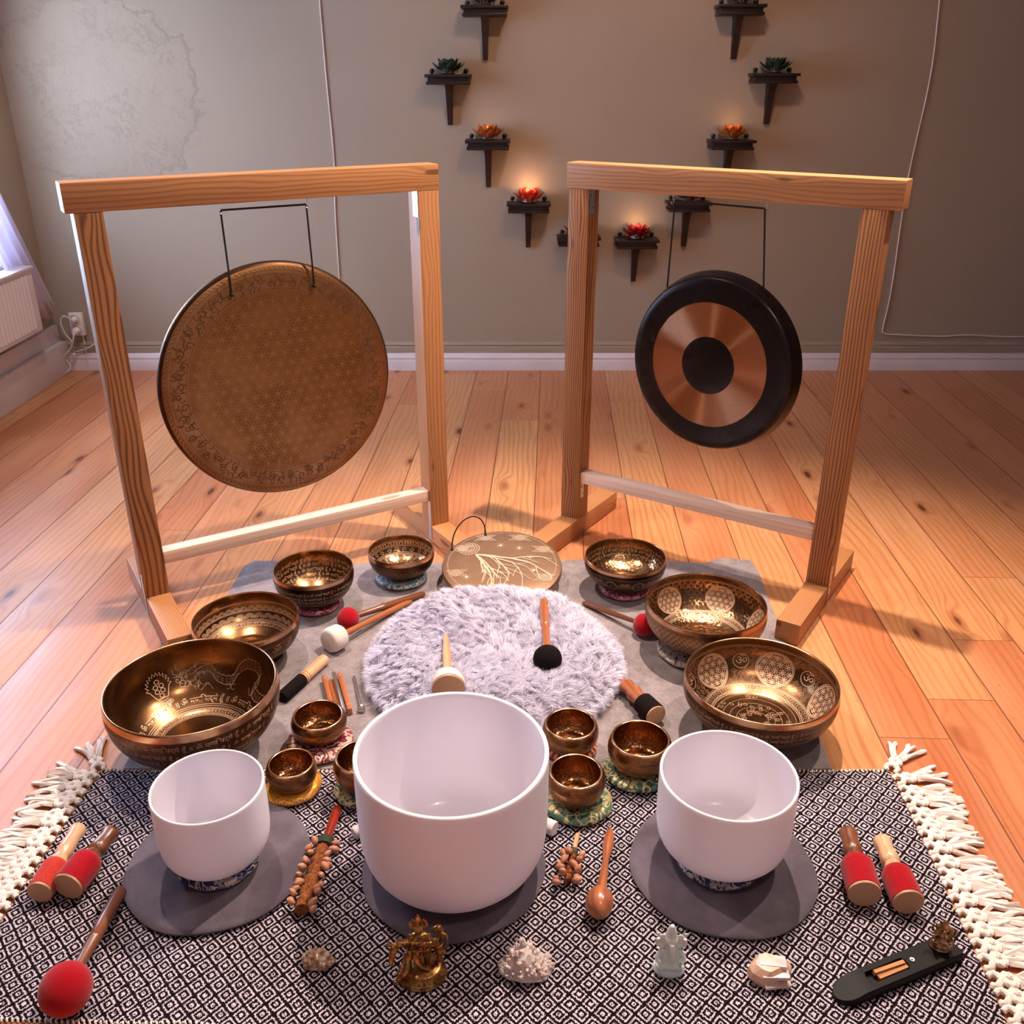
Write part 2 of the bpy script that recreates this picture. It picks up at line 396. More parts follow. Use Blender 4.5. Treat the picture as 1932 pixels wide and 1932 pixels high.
MT['handle_red'] = wood('red_lacquered_wood', srgb(166, 50, 26), srgb(110, 22, 14), 300., 5., False, .25, .6, coat=.5)
MT['handle_orange'] = wood('orange_wood_handle', srgb(186, 112, 72), srgb(132, 68, 40), 260., 5., False, .28, .6, coat=.5)
MT['endgrain'] = wood('wood_end_grain', srgb(178, 128, 86), srgb(122, 76, 46), 380., 8., False, .55, .7)
MT['bronze_rim'] = metal('polished_bronze_rim', (.62, .36, .20), (.50, .28, .15), (.18, .3))
MT['brass_in'] = metal('brass_bowl_inside', (.36, .19, .085), (.20, .10, .042), (.17, .30), 9.)
MT['brass_in_bright'] = metal('bright_brass_inside', (.44, .26, .14), (.25, .135, .065), (.15, .28), 9., hammer=1.4, hs=110., bs=.55)
MT['brass_out'] = metal('antique_bowl_outside', (.15, .085, .045), (.085, .042, .022), (.28, .45), 12.)
MT['brass_dark'] = metal('blackened_bowl_outside', (.055, .033, .024), (.03, .018, .014), (.25, .4), 12.)
MT['brass_gold_out'] = metal('golden_bowl_outside', (.32, .18, .085), (.2, .105, .05), (.28, .42), 12.)
MT['small_in'] = metal('hammered_copper_inside', (.44, .20, .08), (.27, .115, .045), (.2, .34), 9., hammer=1.6, pits=190., hs=150., bs=.55)
MT['small_out'] = metal('hammered_copper_outside', (.36, .165, .066), (.23, .10, .04), (.24, .38), 9., pits=210., hammer=.4, hs=150., bs=.5)
MT['engrave_light'] = plain('engraved_line_bright', (.70, .44, .28), .45, .45)
MT['engrave_dark'] = plain('engraved_line_dark', (.07, .03, .014), .5, .7)
MT['engrave_script'] = plain('engraved_script', (.44, .25, .15), .5, .4)
MT['gong_face'] = metal('patinated_gong_bronze', (.40, .195, .078), (.25, .105, .036), (.38, .52), 7., hammer=.15, hs=40.)
MT['gong_border'] = metal('lighter_gong_border', (.50, .26, .12), (.34, .16, .065), (.36, .5), 7.)
MT['gong_line'] = plain('gong_engraving', (.50, .26, .11), .45, .85)
MT['gong_line_dark'] = plain('gong_engraving_dark', (.17, .075, .028), .55, .6)
MT['gong_rim'] = metal('dark_gong_rim', (.15, .075, .034), (.09, .042, .02), (.35, .5), 8.)
MT['gong_black'] = metal('blackened_gong', (.022, .015, .015), (.012, .008, .009), (.24, .36), 8., metallic=.6)
MT['small_gong'] = metal('small_gong_bronze', (.40, .24, .15), (.29, .165, .10), (.40, .54), 6., metallic=.75)
MT['small_gong_line'] = plain('small_gong_engraving', (.74, .54, .38), .5, .3)
MT['statue'] = metal('antique_brass_painted_shade', (.56, .31, .11), (.16, .075, .026), (.26, .4), 90.)  # second, darker tone paints shade as if in the figure's cavities
MT['statue_dark'] = metal('bronze_figure', (.60, .38, .20), (.18, .10, .05), (.28, .42), 70.)
g = G('turned_end_grain'); x, y, z = g.sep(g.obj()); n_ = g.noise(g.obj(), 40., 3)
rr = g.M('SQRT', g.M('ADD', g.M('MULTIPLY', g.M('ADD', y, .003), g.M('ADD', y, .003)), g.M('MULTIPLY', z, z)))
f = g.M('ADD', g.M('MULTIPLY', g.M('SINE', g.M('ADD', g.M('MULTIPLY', rr, 1700.), g.M('MULTIPLY', n_, 9.))), .35), .4)
g.set(col=g.mix(f, srgb(210, 164, 128), srgb(158, 106, 74)), rough=.55); MT['endgrain'] = g.m
MT['palo'] = wood('pale_incense_wood', srgb(216, 150, 96), srgb(140, 80, 40), 500., 4., False, .7)
MT['black_wood'] = plain('black_lacquered_wood', srgb(14, 9, 8), .55, spec=.2, bump=(40, .2, .001))
MT['shell'] = plain('nut_shell', srgb(206, 150, 118), .42, var=(60, srgb(176, 112, 82)), bump=(200, .3, .0006))
MT['braid'] = cloth('maroon_braid', srgb(96, 26, 30), srgb(150, 96, 50), 160, .8)
MT['cuff'] = plain('green_cord_wrap', srgb(40, 54, 34), .8)
g = G('ring_bronze'); tg = g.n('Tangent'); tg.direction_type = 'RADIAL'; tg.axis = 'Y'
x, y, z = g.sep(g.obj()); rr = g.M('SQRT', g.M('ADD', g.M('MULTIPLY', x, x), g.M('MULTIPLY', z, z)))
nn = g.noise(g.comb(g.M('MULTIPLY', rr, 260.), g.M('MULTIPLY', g.M('ARCTAN2', z, x), 5.), 0.), 1., 4)
sp = g.mr(g.noise(g.obj(), 90., 4, .7), .55, .75)
g.set(col=g.mix(g.M('MULTIPLY', sp, .6), g.mix(nn, (.52, .27, .155), (.40, .20, .11)), (.24, .13, .08)), metal=1., rough=.30, aniso=1., anisor=.25); g.t.links.new(tg.outputs[0], g.p.inputs['Tangent'])
MT['gong_ring'] = g.m
g = G('frosted_quartz'); o = g.obj(); g.set(col=srgb(236, 232, 238), rough=.5, sss=.35, sssr=(.6, .5, .55), ssss=.02, coat=.12, coatr=.28, spec=.35)
g.bump(g.noise(o, 420., 2), .08, .0005); MT['quartz'] = g.m
g = G('quartz_gloss'); g.set(col=srgb(228, 222, 230), rough=.28, sss=.25, sssr=(.6, .5, .55), ssss=.02, coat=.6, coatr=.05, spec=.5); g.bump(g.noise(g.obj(), 160., 3), .12, .001); MT['quartz_in'] = g.m
g = G('fur'); hi = g.n('ObjectInfo'); nz = g.noise(g.obj(), 30., 2); g.set(col=g.mix(nz, srgb(246, 243, 254), srgb(230, 226, 242)), rough=.8, spec=.2)
tr = g.n('BsdfTranslucent'); g.c(tr, 'Color', srgb(248, 240, 250)); mx = g.n('MixShader'); g.c(mx, 0, .22)
g.t.links.new(g.p.outputs[0], mx.inputs[1]); g.t.links.new(tr.outputs[0], mx.inputs[2]); g.t.links.new(mx.outputs[0], g.t.nodes['Material Output'].inputs[0]); MT['fur'] = g.m
MT['cushion_cloth'] = cloth('pale_plush_base', srgb(196, 184, 198), srgb(180, 168, 184), 300, .5)
MT['broc_blue'] = brocade('blue_silver_brocade', srgb(26, 52, 104), srgb(200, 186, 176), srgb(18, 22, 44), 42.)
MT['broc_sky'] = brocade('light_blue_brocade', srgb(74, 130, 158), srgb(206, 196, 186), srgb(40, 40, 46), 48., .07)
MT['broc_red'] = brocade('crimson_brocade', srgb(140, 22, 48), srgb(206, 156, 160), srgb(84, 12, 24), 52., .06)
MT['broc_pink'] = brocade('rose_brocade', srgb(156, 44, 74), srgb(206, 150, 156), srgb(110, 20, 44), 46., .07)
MT['broc_floral'] = brocade('black_red_floral_brocade', srgb(136, 32, 52), srgb(222, 196, 176), srgb(26, 12, 18), 30., .07)
MT['broc_gold'] = brocade('gold_brocade', srgb(206, 128, 30), srgb(226, 164, 60), srgb(160, 84, 20), 40., .1, sheen_metal=.6)
MT['broc_green'] = brocade('green_gold_brocade', srgb(72, 108, 84), srgb(200, 172, 116), srgb(28, 36, 24), 30., .065)
MT['broc_green_dk'] = brocade('green_black_brocade', srgb(60, 104, 84), srgb(214, 194, 140), srgb(16, 20, 16), 32., .075)
MT['broc_stripe'] = brocade('red_striped_brocade', srgb(160, 20, 30), srgb(214, 160, 110), srgb(120, 12, 20), 50., stripes=True, sheen_metal=0.)
MT['broc_silver'] = brocade('silver_black_brocade', srgb(150, 138, 130), srgb(222, 210, 200), srgb(28, 22, 24), 36., .07)
MT['broc_black'] = brocade('black_maroon_brocade', srgb(34, 16, 20), srgb(90, 60, 50), srgb(16, 8, 10), 40., .05)
MT['gold_fringe'] = plain('gold_braid', srgb(230, 180, 110), .35, .6)
def crystal(name, c1, c2, rough=.2, tr=.55, scale=30.):
    g = G(name); n = g.noise(g.obj(), scale, 4); g.set(col=g.mix(g.mr(n, .35, .65), c1, c2), rough=rough, trans=tr, ior=1.5, sss=.2, ssss=.01, spec=.6); return g.m
MT['cluster'] = crystal('clear_quartz_cluster', srgb(244, 224, 220), srgb(226, 198, 192), .25, .12)
MT['smoky'] = crystal('smoky_quartz_cluster', srgb(226, 200, 182), srgb(170, 116, 78), .25, .15, 90.)
MT['peach'] = crystal('peach_calcite', srgb(240, 190, 158), srgb(250, 226, 214), .3, .25, 25.)
MT['jade'] = crystal('pale_jade', srgb(228, 242, 242), srgb(216, 234, 238), .25, .10, 20.)

# ------------------------------------------------------------------ the room
WY = 5.10
MB().box(-2.5, 3.6, -2.2, WY, -.08, 0).out('floor', MT['floor'], smooth=0)['kind'] = 'structure'
MB().box(-2.75, 3.7, WY, WY+.1, -.08, 3.0).out('wall_back', MT['wall'], smooth=0)['kind'] = 'structure'
MB().box(3.6, 3.7, -2.2, WY, -.08, 3.0).out('wall_right', MT['wall_side'], smooth=0)['kind'] = 'structure'
MB().box(-2.75, 3.7, -2.2, WY+.1, 3.0, 3.1).out('ceiling', MT['ceiling'], smooth=0)['kind'] = 'structure'
b = MB(); b.box(-2.72, -2.5, -2.2, 2.95, -.08, 3.0); b.box(-2.72, -2.5, 4.74, WY, -.08, 3.0); b.box(-2.72, -2.5, 2.95, 4.74, -.08, .66); b.box(-2.72, -2.5, 2.95, 4.74, 2.3, 3.0)
b.out('wall_left', MT['wall_side'], smooth=0)['kind'] = 'structure'
def extr_x(prof, x0, x1):
    V = [(x0, y, z) for y, z in prof]+[(x1, y, z) for y, z in prof]; n = len(prof)
    F = [(i, (i+1) % n, n+(i+1) % n, n+i) for i in range(n)]+[tuple(range(n))[::-1], tuple(range(n, 2*n))]
    return V, F
V, F = extr_x([(WY, 0), (WY-.022, 0), (WY-.022, .055), (WY-.018, .062), (WY-.021, .07), (WY-.017, .078), (WY-.013, .092), (WY-.006, .100), (WY, .100)], -2.5, 3.6)
mk('baseboard_back', V, F, MT['white_paint'], smooth=30)['kind'] = 'structure'
V, F = extr_x([(WY, .100), (WY-.012, .100), (WY-.012, .128), (WY-.008, .134), (WY-.012, .142), (WY-.006, .156), (WY, .158)], -2.5, 3.6)
mk('trim_1', V, F, MT['wall'], smooth=30)['kind'] = 'structure'
b = MB(); b.box(-2.5, -2.44, 2.0, 5.076, 0, .17, .004); b.box(-2.5, -2.475, 2.0, 5.076, .17, .26, .004)
b.out('baseboard_left', MT['white_paint'])['kind'] = 'structure'
# window in the left wall: frame, mullion, pane and sill
b = MB()
for y0, y1, z0, z1 in ((2.95, 3.02, .66, 2.3), (4.67, 4.74, .66, 2.3), (3.02, 4.67, .66, .73), (3.02, 4.67, 2.23, 2.3), (3.81, 3.88, .73, 2.23)): b.box(-2.62, -2.55, y0, y1, z0, z1, .004)
wf = b.out('window_1', MT['white_paint']); wf['kind'] = 'structure'
g = G('window_glass'); g.set(col=(.85, .93, 1), rough=.03, trans=1., ior=1.05, spec=.4); MT['glass'] = g.m
MB().box(-2.592, -2.586, 3.02, 4.67, .73, 2.23).out('window_pane', MT['glass'], wf, smooth=0)
MB().box(-2.72, -2.46, 2.92, 4.78, .635, .66, .005).out('window_sill', MT['white_paint'], wf)

g = G('outside_daylight'); g.set(col=(0, 0, 0), emis=(.16, .42, .58), emiss=.9); MT['outside'] = g.m
MB().box(-3.42, -3.40, 2.4, 6.2, -.6, 1.6).out('daylight_view', MT['outside'], wf, smooth=0)
# radiator
rt = thing('radiator', 'white ribbed panel radiator on the left wall under the window', 'radiator', (-2.40, 3.80, .325))
b = MB(); b.box(-.04, .035, -.95, .90, 0, .31, .006)
V = []; F = []; n = 0; y = -.92
prof = []
while y < .84:
    prof += [(y, .037), (y+.006, .045), (y+.018, .045), (y+.024, .037)]; y += .034
for (yy, xx) in prof: V += [(xx, yy, .025), (xx, yy, .285)]
for i in range(len(prof)-1): F.append((2*i, 2*i+2, 2*i+3, 2*i+1))
b.out('panel', MT['rad'], rt); mk('ribs', V, F, MT['rad'], rt)
MB().box(-.045, .048, -.955, .905, .305, .318, .004).out('top_grille', MT['rad'], rt)
# curtain
V = []; F = []; nu, nv = 40, 24
for j in range(nv+1):
    t = j/nv; z = .345+t*1.95
    ya = 4.72-t*1.05; yb = 5.01-t*1.0
    for i in range(nu+1):
        s_ = i/nu; yy = ya+(yb-ya)*s_; xx = -2.43+.016*math.sin(s_*26+t*1.5)*(1-.3*t)+.01*math.sin(s_*9+2)
        V.append((xx, yy, z+.008*math.sin(s_*20)*(1-t)))
for j in range(nv):
    for i in range(nu): a = j*(nu+1)+i; F.append((a, a+1, a+nu+2, a+nu+1))
cu = mk('curtain', V, F, MT['curtain'], smooth=180)
sm = cu.modifiers.new('thick', 'SOLIDIFY'); sm.thickness = .002
tag(cu, 'pale sheer curtain hanging beside the radiator at the left window', 'curtain')
# socket with plug and cords
so = thing('wall_socket', 'white double wall socket low on the back wall beside the curtain', 'socket', (-2.367, WY-.001, .26))
MB().box(-.037, .037, -.03, 0, -.062, .062, .006).out('housing', MT['plastic'], so)
for zz in (.03, -.03):
    MB().lathe([(0, .004), (.02, .004), (.023, 0), (.023, .006), (.026, .006), (.026, -.001)], 28, Matrix.Translation((0, -.031, zz)) @ Matrix.Rotation(R(90), 4, 'X')).out('outlet', MT['plastic'], so)
    for sx_ in (-.009, .009): MB().lathe([(0, .001), (.0028, .001), (.0028, 0)], 10, Matrix.Translation((sx_, -.0355, zz)) @ Matrix.Rotation(R(90), 4, 'X')).out('socket_hole', MT['dark_hole'], so)
pl = thing('power_cable', 'white plug and looping power cord at the wall socket', 'power cord', (-2.367, WY-.04, .23))
MB().lathe([(0, .035), (.012, .034), (.02, .02), (.021, 0), (0, 0)], 20, Matrix.Translation((0, 0, 0)) @ Matrix.Rotation(R(90), 4, 'X')).out('plug', MT['plastic'], pl)
MB().tube(spl([(0, -.035, 0), (.0, -.06, -.03), (-.03, -.06, -.09), (-.10, -.05, -.15), (-.12, -.05, -.205), (-.08, -.06, -.224), (-.055, -.04, -.18), (-.12, -.02, -.12)], 6), .0045, 8).out('cord', MT['cable'], pl)
pl = thing('power_cable', 'thin white cord looping out of the top outlet of the wall socket', 'power cord', (-2.367, WY-.04, .29))
MB().lathe([(0, .03), (.010, .028), (.016, .015), (.017, 0), (0, 0)], 20, Matrix.Rotation(R(90), 4, 'X')).out('plug', MT['plastic'], pl)
MB().tube(spl([(0, -.03, 0), (-.03, -.05, .03), (-.055, -.05, 0), (-.045, -.05, -.06), (-.02, -.045, -.12), (-.07, -.04, -.20), (-.105, -.04, -.24), (-.10, -.06, -.283), (-.07, -.05, -.275)], 6), .0045, 8).out('cord', MT['cable'], pl)
tag(MB().tube(spl([(-2.41, WY-.03, .105), (-2.33, WY-.028, .13), (-2.26, WY-.02, .165), (-2.2, WY-.006, .175)], 5), .004, 8).out('wall_cable', MT['cable']), 'short white cord running up from the skirting below the wall socket', 'power cord')
tag(MB().tube([(-2.355, WY-.006, .20), (-2.353, WY-.008, .12), (-2.348, WY-.028, .04)], .0035, 8).out('wall_cable', MT['cable']), 'short straight white cord dropping from the wall socket to the skirting', 'power cord')
c = spl([(-.915, WY-.004, 2.9), (-.917, WY-.004, 2.0), (-.913, WY-.004, 1.5), (-.905, WY-.004, 1.1), (-.92, WY-.004, .8), (-.926, WY-.004, .16)], 8)
tag(MB().tube(c, .0035, 8).out('wall_cable', MT['cable']), 'thin white cable running straight down the back wall behind the left gong stand', 'cable')
c = spl([(2.04, WY-.004, 2.9), (2.03, WY-.004, 2.0), (2.055, WY-.004, 1.5), (2.03, WY-.004, 1.0), (2.04, WY-.004, .45), (2.03, WY-.005, .24), (2.045, WY-.005, .205), (2.12, WY-.005, .198), (2.35, WY-.005, .188), (2.5, WY-.005, .196), (2.75, WY-.005, .186), (3.3, WY-.005, .19)], 8)
tag(MB().tube(c, .0038, 8).out('wall_cable', MT['cable']), 'white cable hanging down the back wall on the right and turning along the skirting', 'cable')

# ------------------------------------------------------------------ wall shelves and lotus candle holders
def petal(L, w, curl, cup):
    V = []; F = []; nu, nv = 6, 8
    for j in range(nv+1):
        t = j/nv; ww = w*math.sin(PI*min(t*.92+.08, 1))**.8*(1-.15*t)
        if j == nv: ww = 0.0004
        x_ = L*math.sin(curl*t)/max(curl, .01); z_ = L*(1-math.cos(curl*t))/max(curl, .01)
        for i in range(nu+1):
            s_ = i/nu*2-1; V.append((x_, s_*ww, z_+cup*abs(s_)**2*ww))
    for j in range(nv):
        for i in range(nu): a = j*(nu+1)+i; F.append((a, a+1, a+nu+2, a+nu+1))
    return V, F
def petal_mat(name, col, tip, rough=.35):
    g = G(name); n = g.noise(g.obj(), 60., 3); g.set(col=g.mix(g.mr(n, .35, .65), col, tip), rough=rough, sss=.25, ssss=.01, spec=.5)
    tr = g.n('BsdfTranslucent'); g.c(tr, 'Color', col); mx = g.n('MixShader'); g.c(mx, 0, .4)
    g.t.links.new(g.p.outputs[0], mx.inputs[1]); g.t.links.new(tr.outputs[0], mx.inputs[2]); g.t.links.new(mx.outputs[0], g.t.nodes['Material Output'].inputs[0]); return g.m
PM = dict(green=petal_mat('green_petals', srgb(50, 84, 62), srgb(26, 46, 36)), amber=petal_mat('amber_petals', srgb(206, 124, 40), srgb(156, 74, 20)),
          orange=petal_mat('orange_red_petals', srgb(224, 84, 36), srgb(176, 34, 20)), red=petal_mat('crimson_petals', srgb(170, 22, 34), srgb(96, 10, 20)), violet=petal_mat('violet_petals', srgb(120, 50, 90), srgb(70, 26, 52)))
g = G('candle_flame'); g.set(col=(1, .8, .5), emis=(1., .62, .30), emiss=14.); MT['flame'] = g.m
MT['wax'] = plain('candle_wax', srgb(240, 220, 200), .5, sss=.4, ssss=.01)
MT['tin'] = plain('candle_tin', (.7, .62, .6), .25, 1.)
def lotus(loc, kind, label, lit, rz):
    t = thing('lotus_candle_holder', label, 'candle holder', loc, (0, 0, rz), 'lotus candle holders on the wall shelves')
    for ring, (n, L, w, curl, z0, r0, el) in enumerate([(9, .060, .017, .9, .012, .020, .12), (8, .052, .017, 1.0, .016, .018, .55), (7, .040, .015, .9, .018, .016, .95)]):
        b = MB(); V, F = petal(L, w, curl, .35)
        for i in range(n):
            M = Matrix.Rotation(2*PI*(i+ring*.5)/n, 4, 'Z') @ Matrix.Translation((r0, 0, z0)) @ Matrix.Rotation(-el, 4, 'Y')
            b.add(V, F, M)
        o = b.out(('outer_petals', 'middle_petals', 'inner_petals')[ring], PM[kind], t, smooth=180)
        m = o.modifiers.new('s', 'SOLIDIFY'); m.thickness = .0012
    t.scale = (1.18, 1.18, 1.18)
    MB().lathe([(0, 0), (.026, 0), (.030, .005), (.026, .012), (.019, .014), (.0, .014)], 24).out('base', MT['tin'], t)
    MB().lathe([(0, .014), (.0185, .014), (.0185, .028), (.017, .0285), (0, .026)], 20).out('tealight', MT['wax'], t)
    if lit:
        MB().lathe([(0, .030), (.003, .033), (.0042, .038), (.002, .047), (0, .052)], 12).out('flame', MT['flame'], t)
        l = bpy.data.lights.new('candle_glow', 'POINT'); l.energy = lit; l.color = (1, .55, .25); l.shadow_soft_size = .006
        lo = bpy.data.objects.new('candle_glow', l); COL.objects.link(lo); lo.parent = t; lo.location = (0, 0, .06)
def shelf(x, z, label, leg=.185):
    t = thing('wall_shelf', label, 'shelf', (x, WY, z), (0, 0, 0), 'dark little wall shelves')
    b = MB(); b.box(-.112, .112, -.135, 0, -.014, 0, .003); b.box(-.098, .098, -.120, 0, -.032, -.014, .002); b.box(-.105, .105, -.127, 0, -.046, -.032, .003)
    b.out('shelf_board', MT['shelf'], t)
    V = []; F = []
    st = [(-.046, .019, .085), (-.07, .017, .062), (-.12, .0155, .045), (-.046-leg, .012, .022)]
    for zz, w, d in st: V += [(-w, 0, zz), (-w, -d, zz), (w, -d, zz), (w, 0, zz)]
    for i in range(len(st)-1):
        for k in range(4): F.append((4*i+k, 4*i+(k+1) % 4, 4*i+4+(k+1) % 4, 4*i+4+k))
    F += [(0, 1, 2, 3), tuple(range(4*len(st)-4, 4*len(st)))]
    mk('bracket', V, F, MT['shelf'], t, smooth=0)
    for sx_ in (-.083, .083): MB().lathe([(0, 0), (.007, .001), (.006, .005), (.011, .010), (.012, .016), (.009, .023), (0, .026)], 16, Matrix.Translation((sx_, -.022, 0))).out('knob', MT['shelf'], t)
SH = [(-.129, 1.787, 'green', 0, 'topmost left one, cut by the picture edge', 'green lotus candle holder on the topmost left wall shelf'),
      (1.077, 1.791, 'violet', 0, 'topmost right one, cut by the picture edge', 'dark lotus candle holder on the topmost right wall shelf'),
      (-.308, 1.494, 'green', 0, 'outermost left shelf carrying a green lotus', 'green lotus candle holder on the leftmost wall shelf'),
      (1.270, 1.499, 'green', 0, 'outermost right shelf carrying a green lotus', 'green lotus candle holder on the rightmost wall shelf'),
      (-.120, 1.199, 'amber', .06, 'left shelf carrying an amber lotus', 'amber lotus candle holder on the left wall shelf above the orange one'),
      (1.092, 1.199, 'amber', .12, 'right shelf carrying an amber lotus, right above the gong beam', 'amber lotus candle holder glowing above the right gong beam'),
      (.085, .899, 'orange', .55, 'shelf between the two gong stands carrying a glowing orange lotus', 'orange lotus with a lit candle between the two gong stands'),
      (.902, .904, 'violet', 0, 'shelf half hidden behind the right gong beam and its cord', 'dark lotus candle holder hidden behind the right gong beam'),
      (.345, .733, 'red', 0, 'mostly hidden behind the left post of the right gong stand', 'dark red lotus behind the left post of the right gong stand'),
      (.647, .721, 'red', .3, 'seen through the right gong stand, carrying a red lotus', 'crimson lotus with a lit candle seen through the right gong stand')]
for i, (x, z, k, lit, l1, l2) in enumerate(SH):
    shelf(x, z, 'small dark wall shelf, '+l1)
    lotus((x, WY-.075, z), k, l2, lit, i*.37)

# ------------------------------------------------------------------ gong stands
def timber(name, parent, p0, p1, w, h, mat, bev=.003, roll=0):
    p0 = Vector(p0); p1 = Vector(p1); L = (p1-p0).length
    b = MB(); b.box(0, L, -w/2, w/2, -h/2, h/2, bev)
    return b.out(name, mat, parent, loc=p0, quat=xq(p0, p1, roll))
def bracket(parent, M, w, L, n):
    b = MB(); b.box(-w/2, w/2, -.0008, .0008, 0, L); p = b.out('bracket_plate', MT['steel'], parent, smooth=0); p.matrix_local = M
    for i in range(n):
        for k in (0, 1):
            cx_ = (-.22 if (i+k) % 2 else .22)*w; 
            if k and n < 5: pass
            MB().lathe([(0, .0003), (.0026, .0003), (.0026, 0)], 10, Matrix.Translation((cx_ if k == 0 else -cx_, -.0012, (i+.5)*L/n)) @ Matrix.Rotation(R(90), 4, 'X')).out('screw_hole', MT['hole'], p)
            if n > 4: break
def hook(parent, x, z):
    c = [(x, .035, z), (x, .035, z-.012)]+[(x+.0*math.cos(a), .035+.009*math.sin(a), z-.021+.009*math.cos(a)) for a in [R(k) for k in range(0, 300, 30)]]
    MB().tube(c, .0014, 8).out('hook', MT['steel'], parent)
def stand(name, label, loc, ang, Wd, beam, feetspan, cross, knotseed, plates):
    t = thing(name, label, 'gong stand', loc, (0, 0, ang))
    timber('beam', t, (beam[0], .035, 1.217), (beam[1], .035, 1.217), .07, .074, MT['timber'])
    timber('post', t, (.035, .035, .07), (.035, .035, 1.18), .07, .07, MT['timber_post'], roll=knotseed[0])
    timber('post', t, (Wd-.035, .035, .07), (Wd-.035, .035, 1.18), .07, .07, MT['timber_post'] if knotseed[1] > 1 else MT['timber'], roll=knotseed[1])
    for i, x in enumerate((.035, Wd-.035)):
        y0, y1 = feetspan[i]
        timber('foot', t, (x, y0, .036), (x, y1, .036), .07, .068, MT['timber'])
        MB().box(x-.030, x+.030, y0+.02, y1-.012, 0, .003).out('foot_pad', MT['black_felt'], t, smooth=0)
    timber('crossbar', t, (.0705, cross[2], cross[0]), (Wd-.0705, cross[2], cross[1]), .045, .040, MT['timber_light'])
    for M, w, L, n in plates: bracket(t, M, w, L, n)
    return t
T_ = Matrix.Translation
aL = math.atan2(.539, .889); aR = math.atan2(-.52, .792)
sl = stand('gong_stand', 'left pine gong stand holding the large engraved bronze gong', (-1.098, 2.453, 0), aL, 1.026, (-.02, 1.028), ((-.27, .305), (-.27, .305)), (.183, .183, .03), (0, 0),
      [(T_((.9552, .02, 1.105)) @ Matrix.Rotation(R(90), 4, 'Z'), .036, .075, 2), (T_((.9545, .006, .02)) @ Matrix.Rotation(R(90), 4, 'Z'), .018, .145, 7), (T_((-.0012, .012, .01)) @ Matrix.Rotation(R(90), 4, 'Z'), .02, .13, 6)])
sr = stand('gong_stand', 'right pine gong stand holding the black and copper ringed gong', (.174, 3.04, 0), aR, .95, (-.008, .982), ((-.245, .30), (-.265, .30)), (.228, .228, .03), (1.6, 1.6),
      [(T_((.0712, .022, 1.105)) @ Matrix.Rotation(R(90), 4, 'Z'), .036, .075, 2), (T_((.0715, .02, .15)) @ Matrix.Rotation(R(90), 4, 'Z'), .02, .055, 2), (T_((.9515, .012, .01)) @ Matrix.Rotation(R(90), 4, 'Z'), .022, .13, 6)])
for x in (.377, .622): hook(sl, x, 1.18)
for x in (.332, .616): hook(sr, x, 1.18)

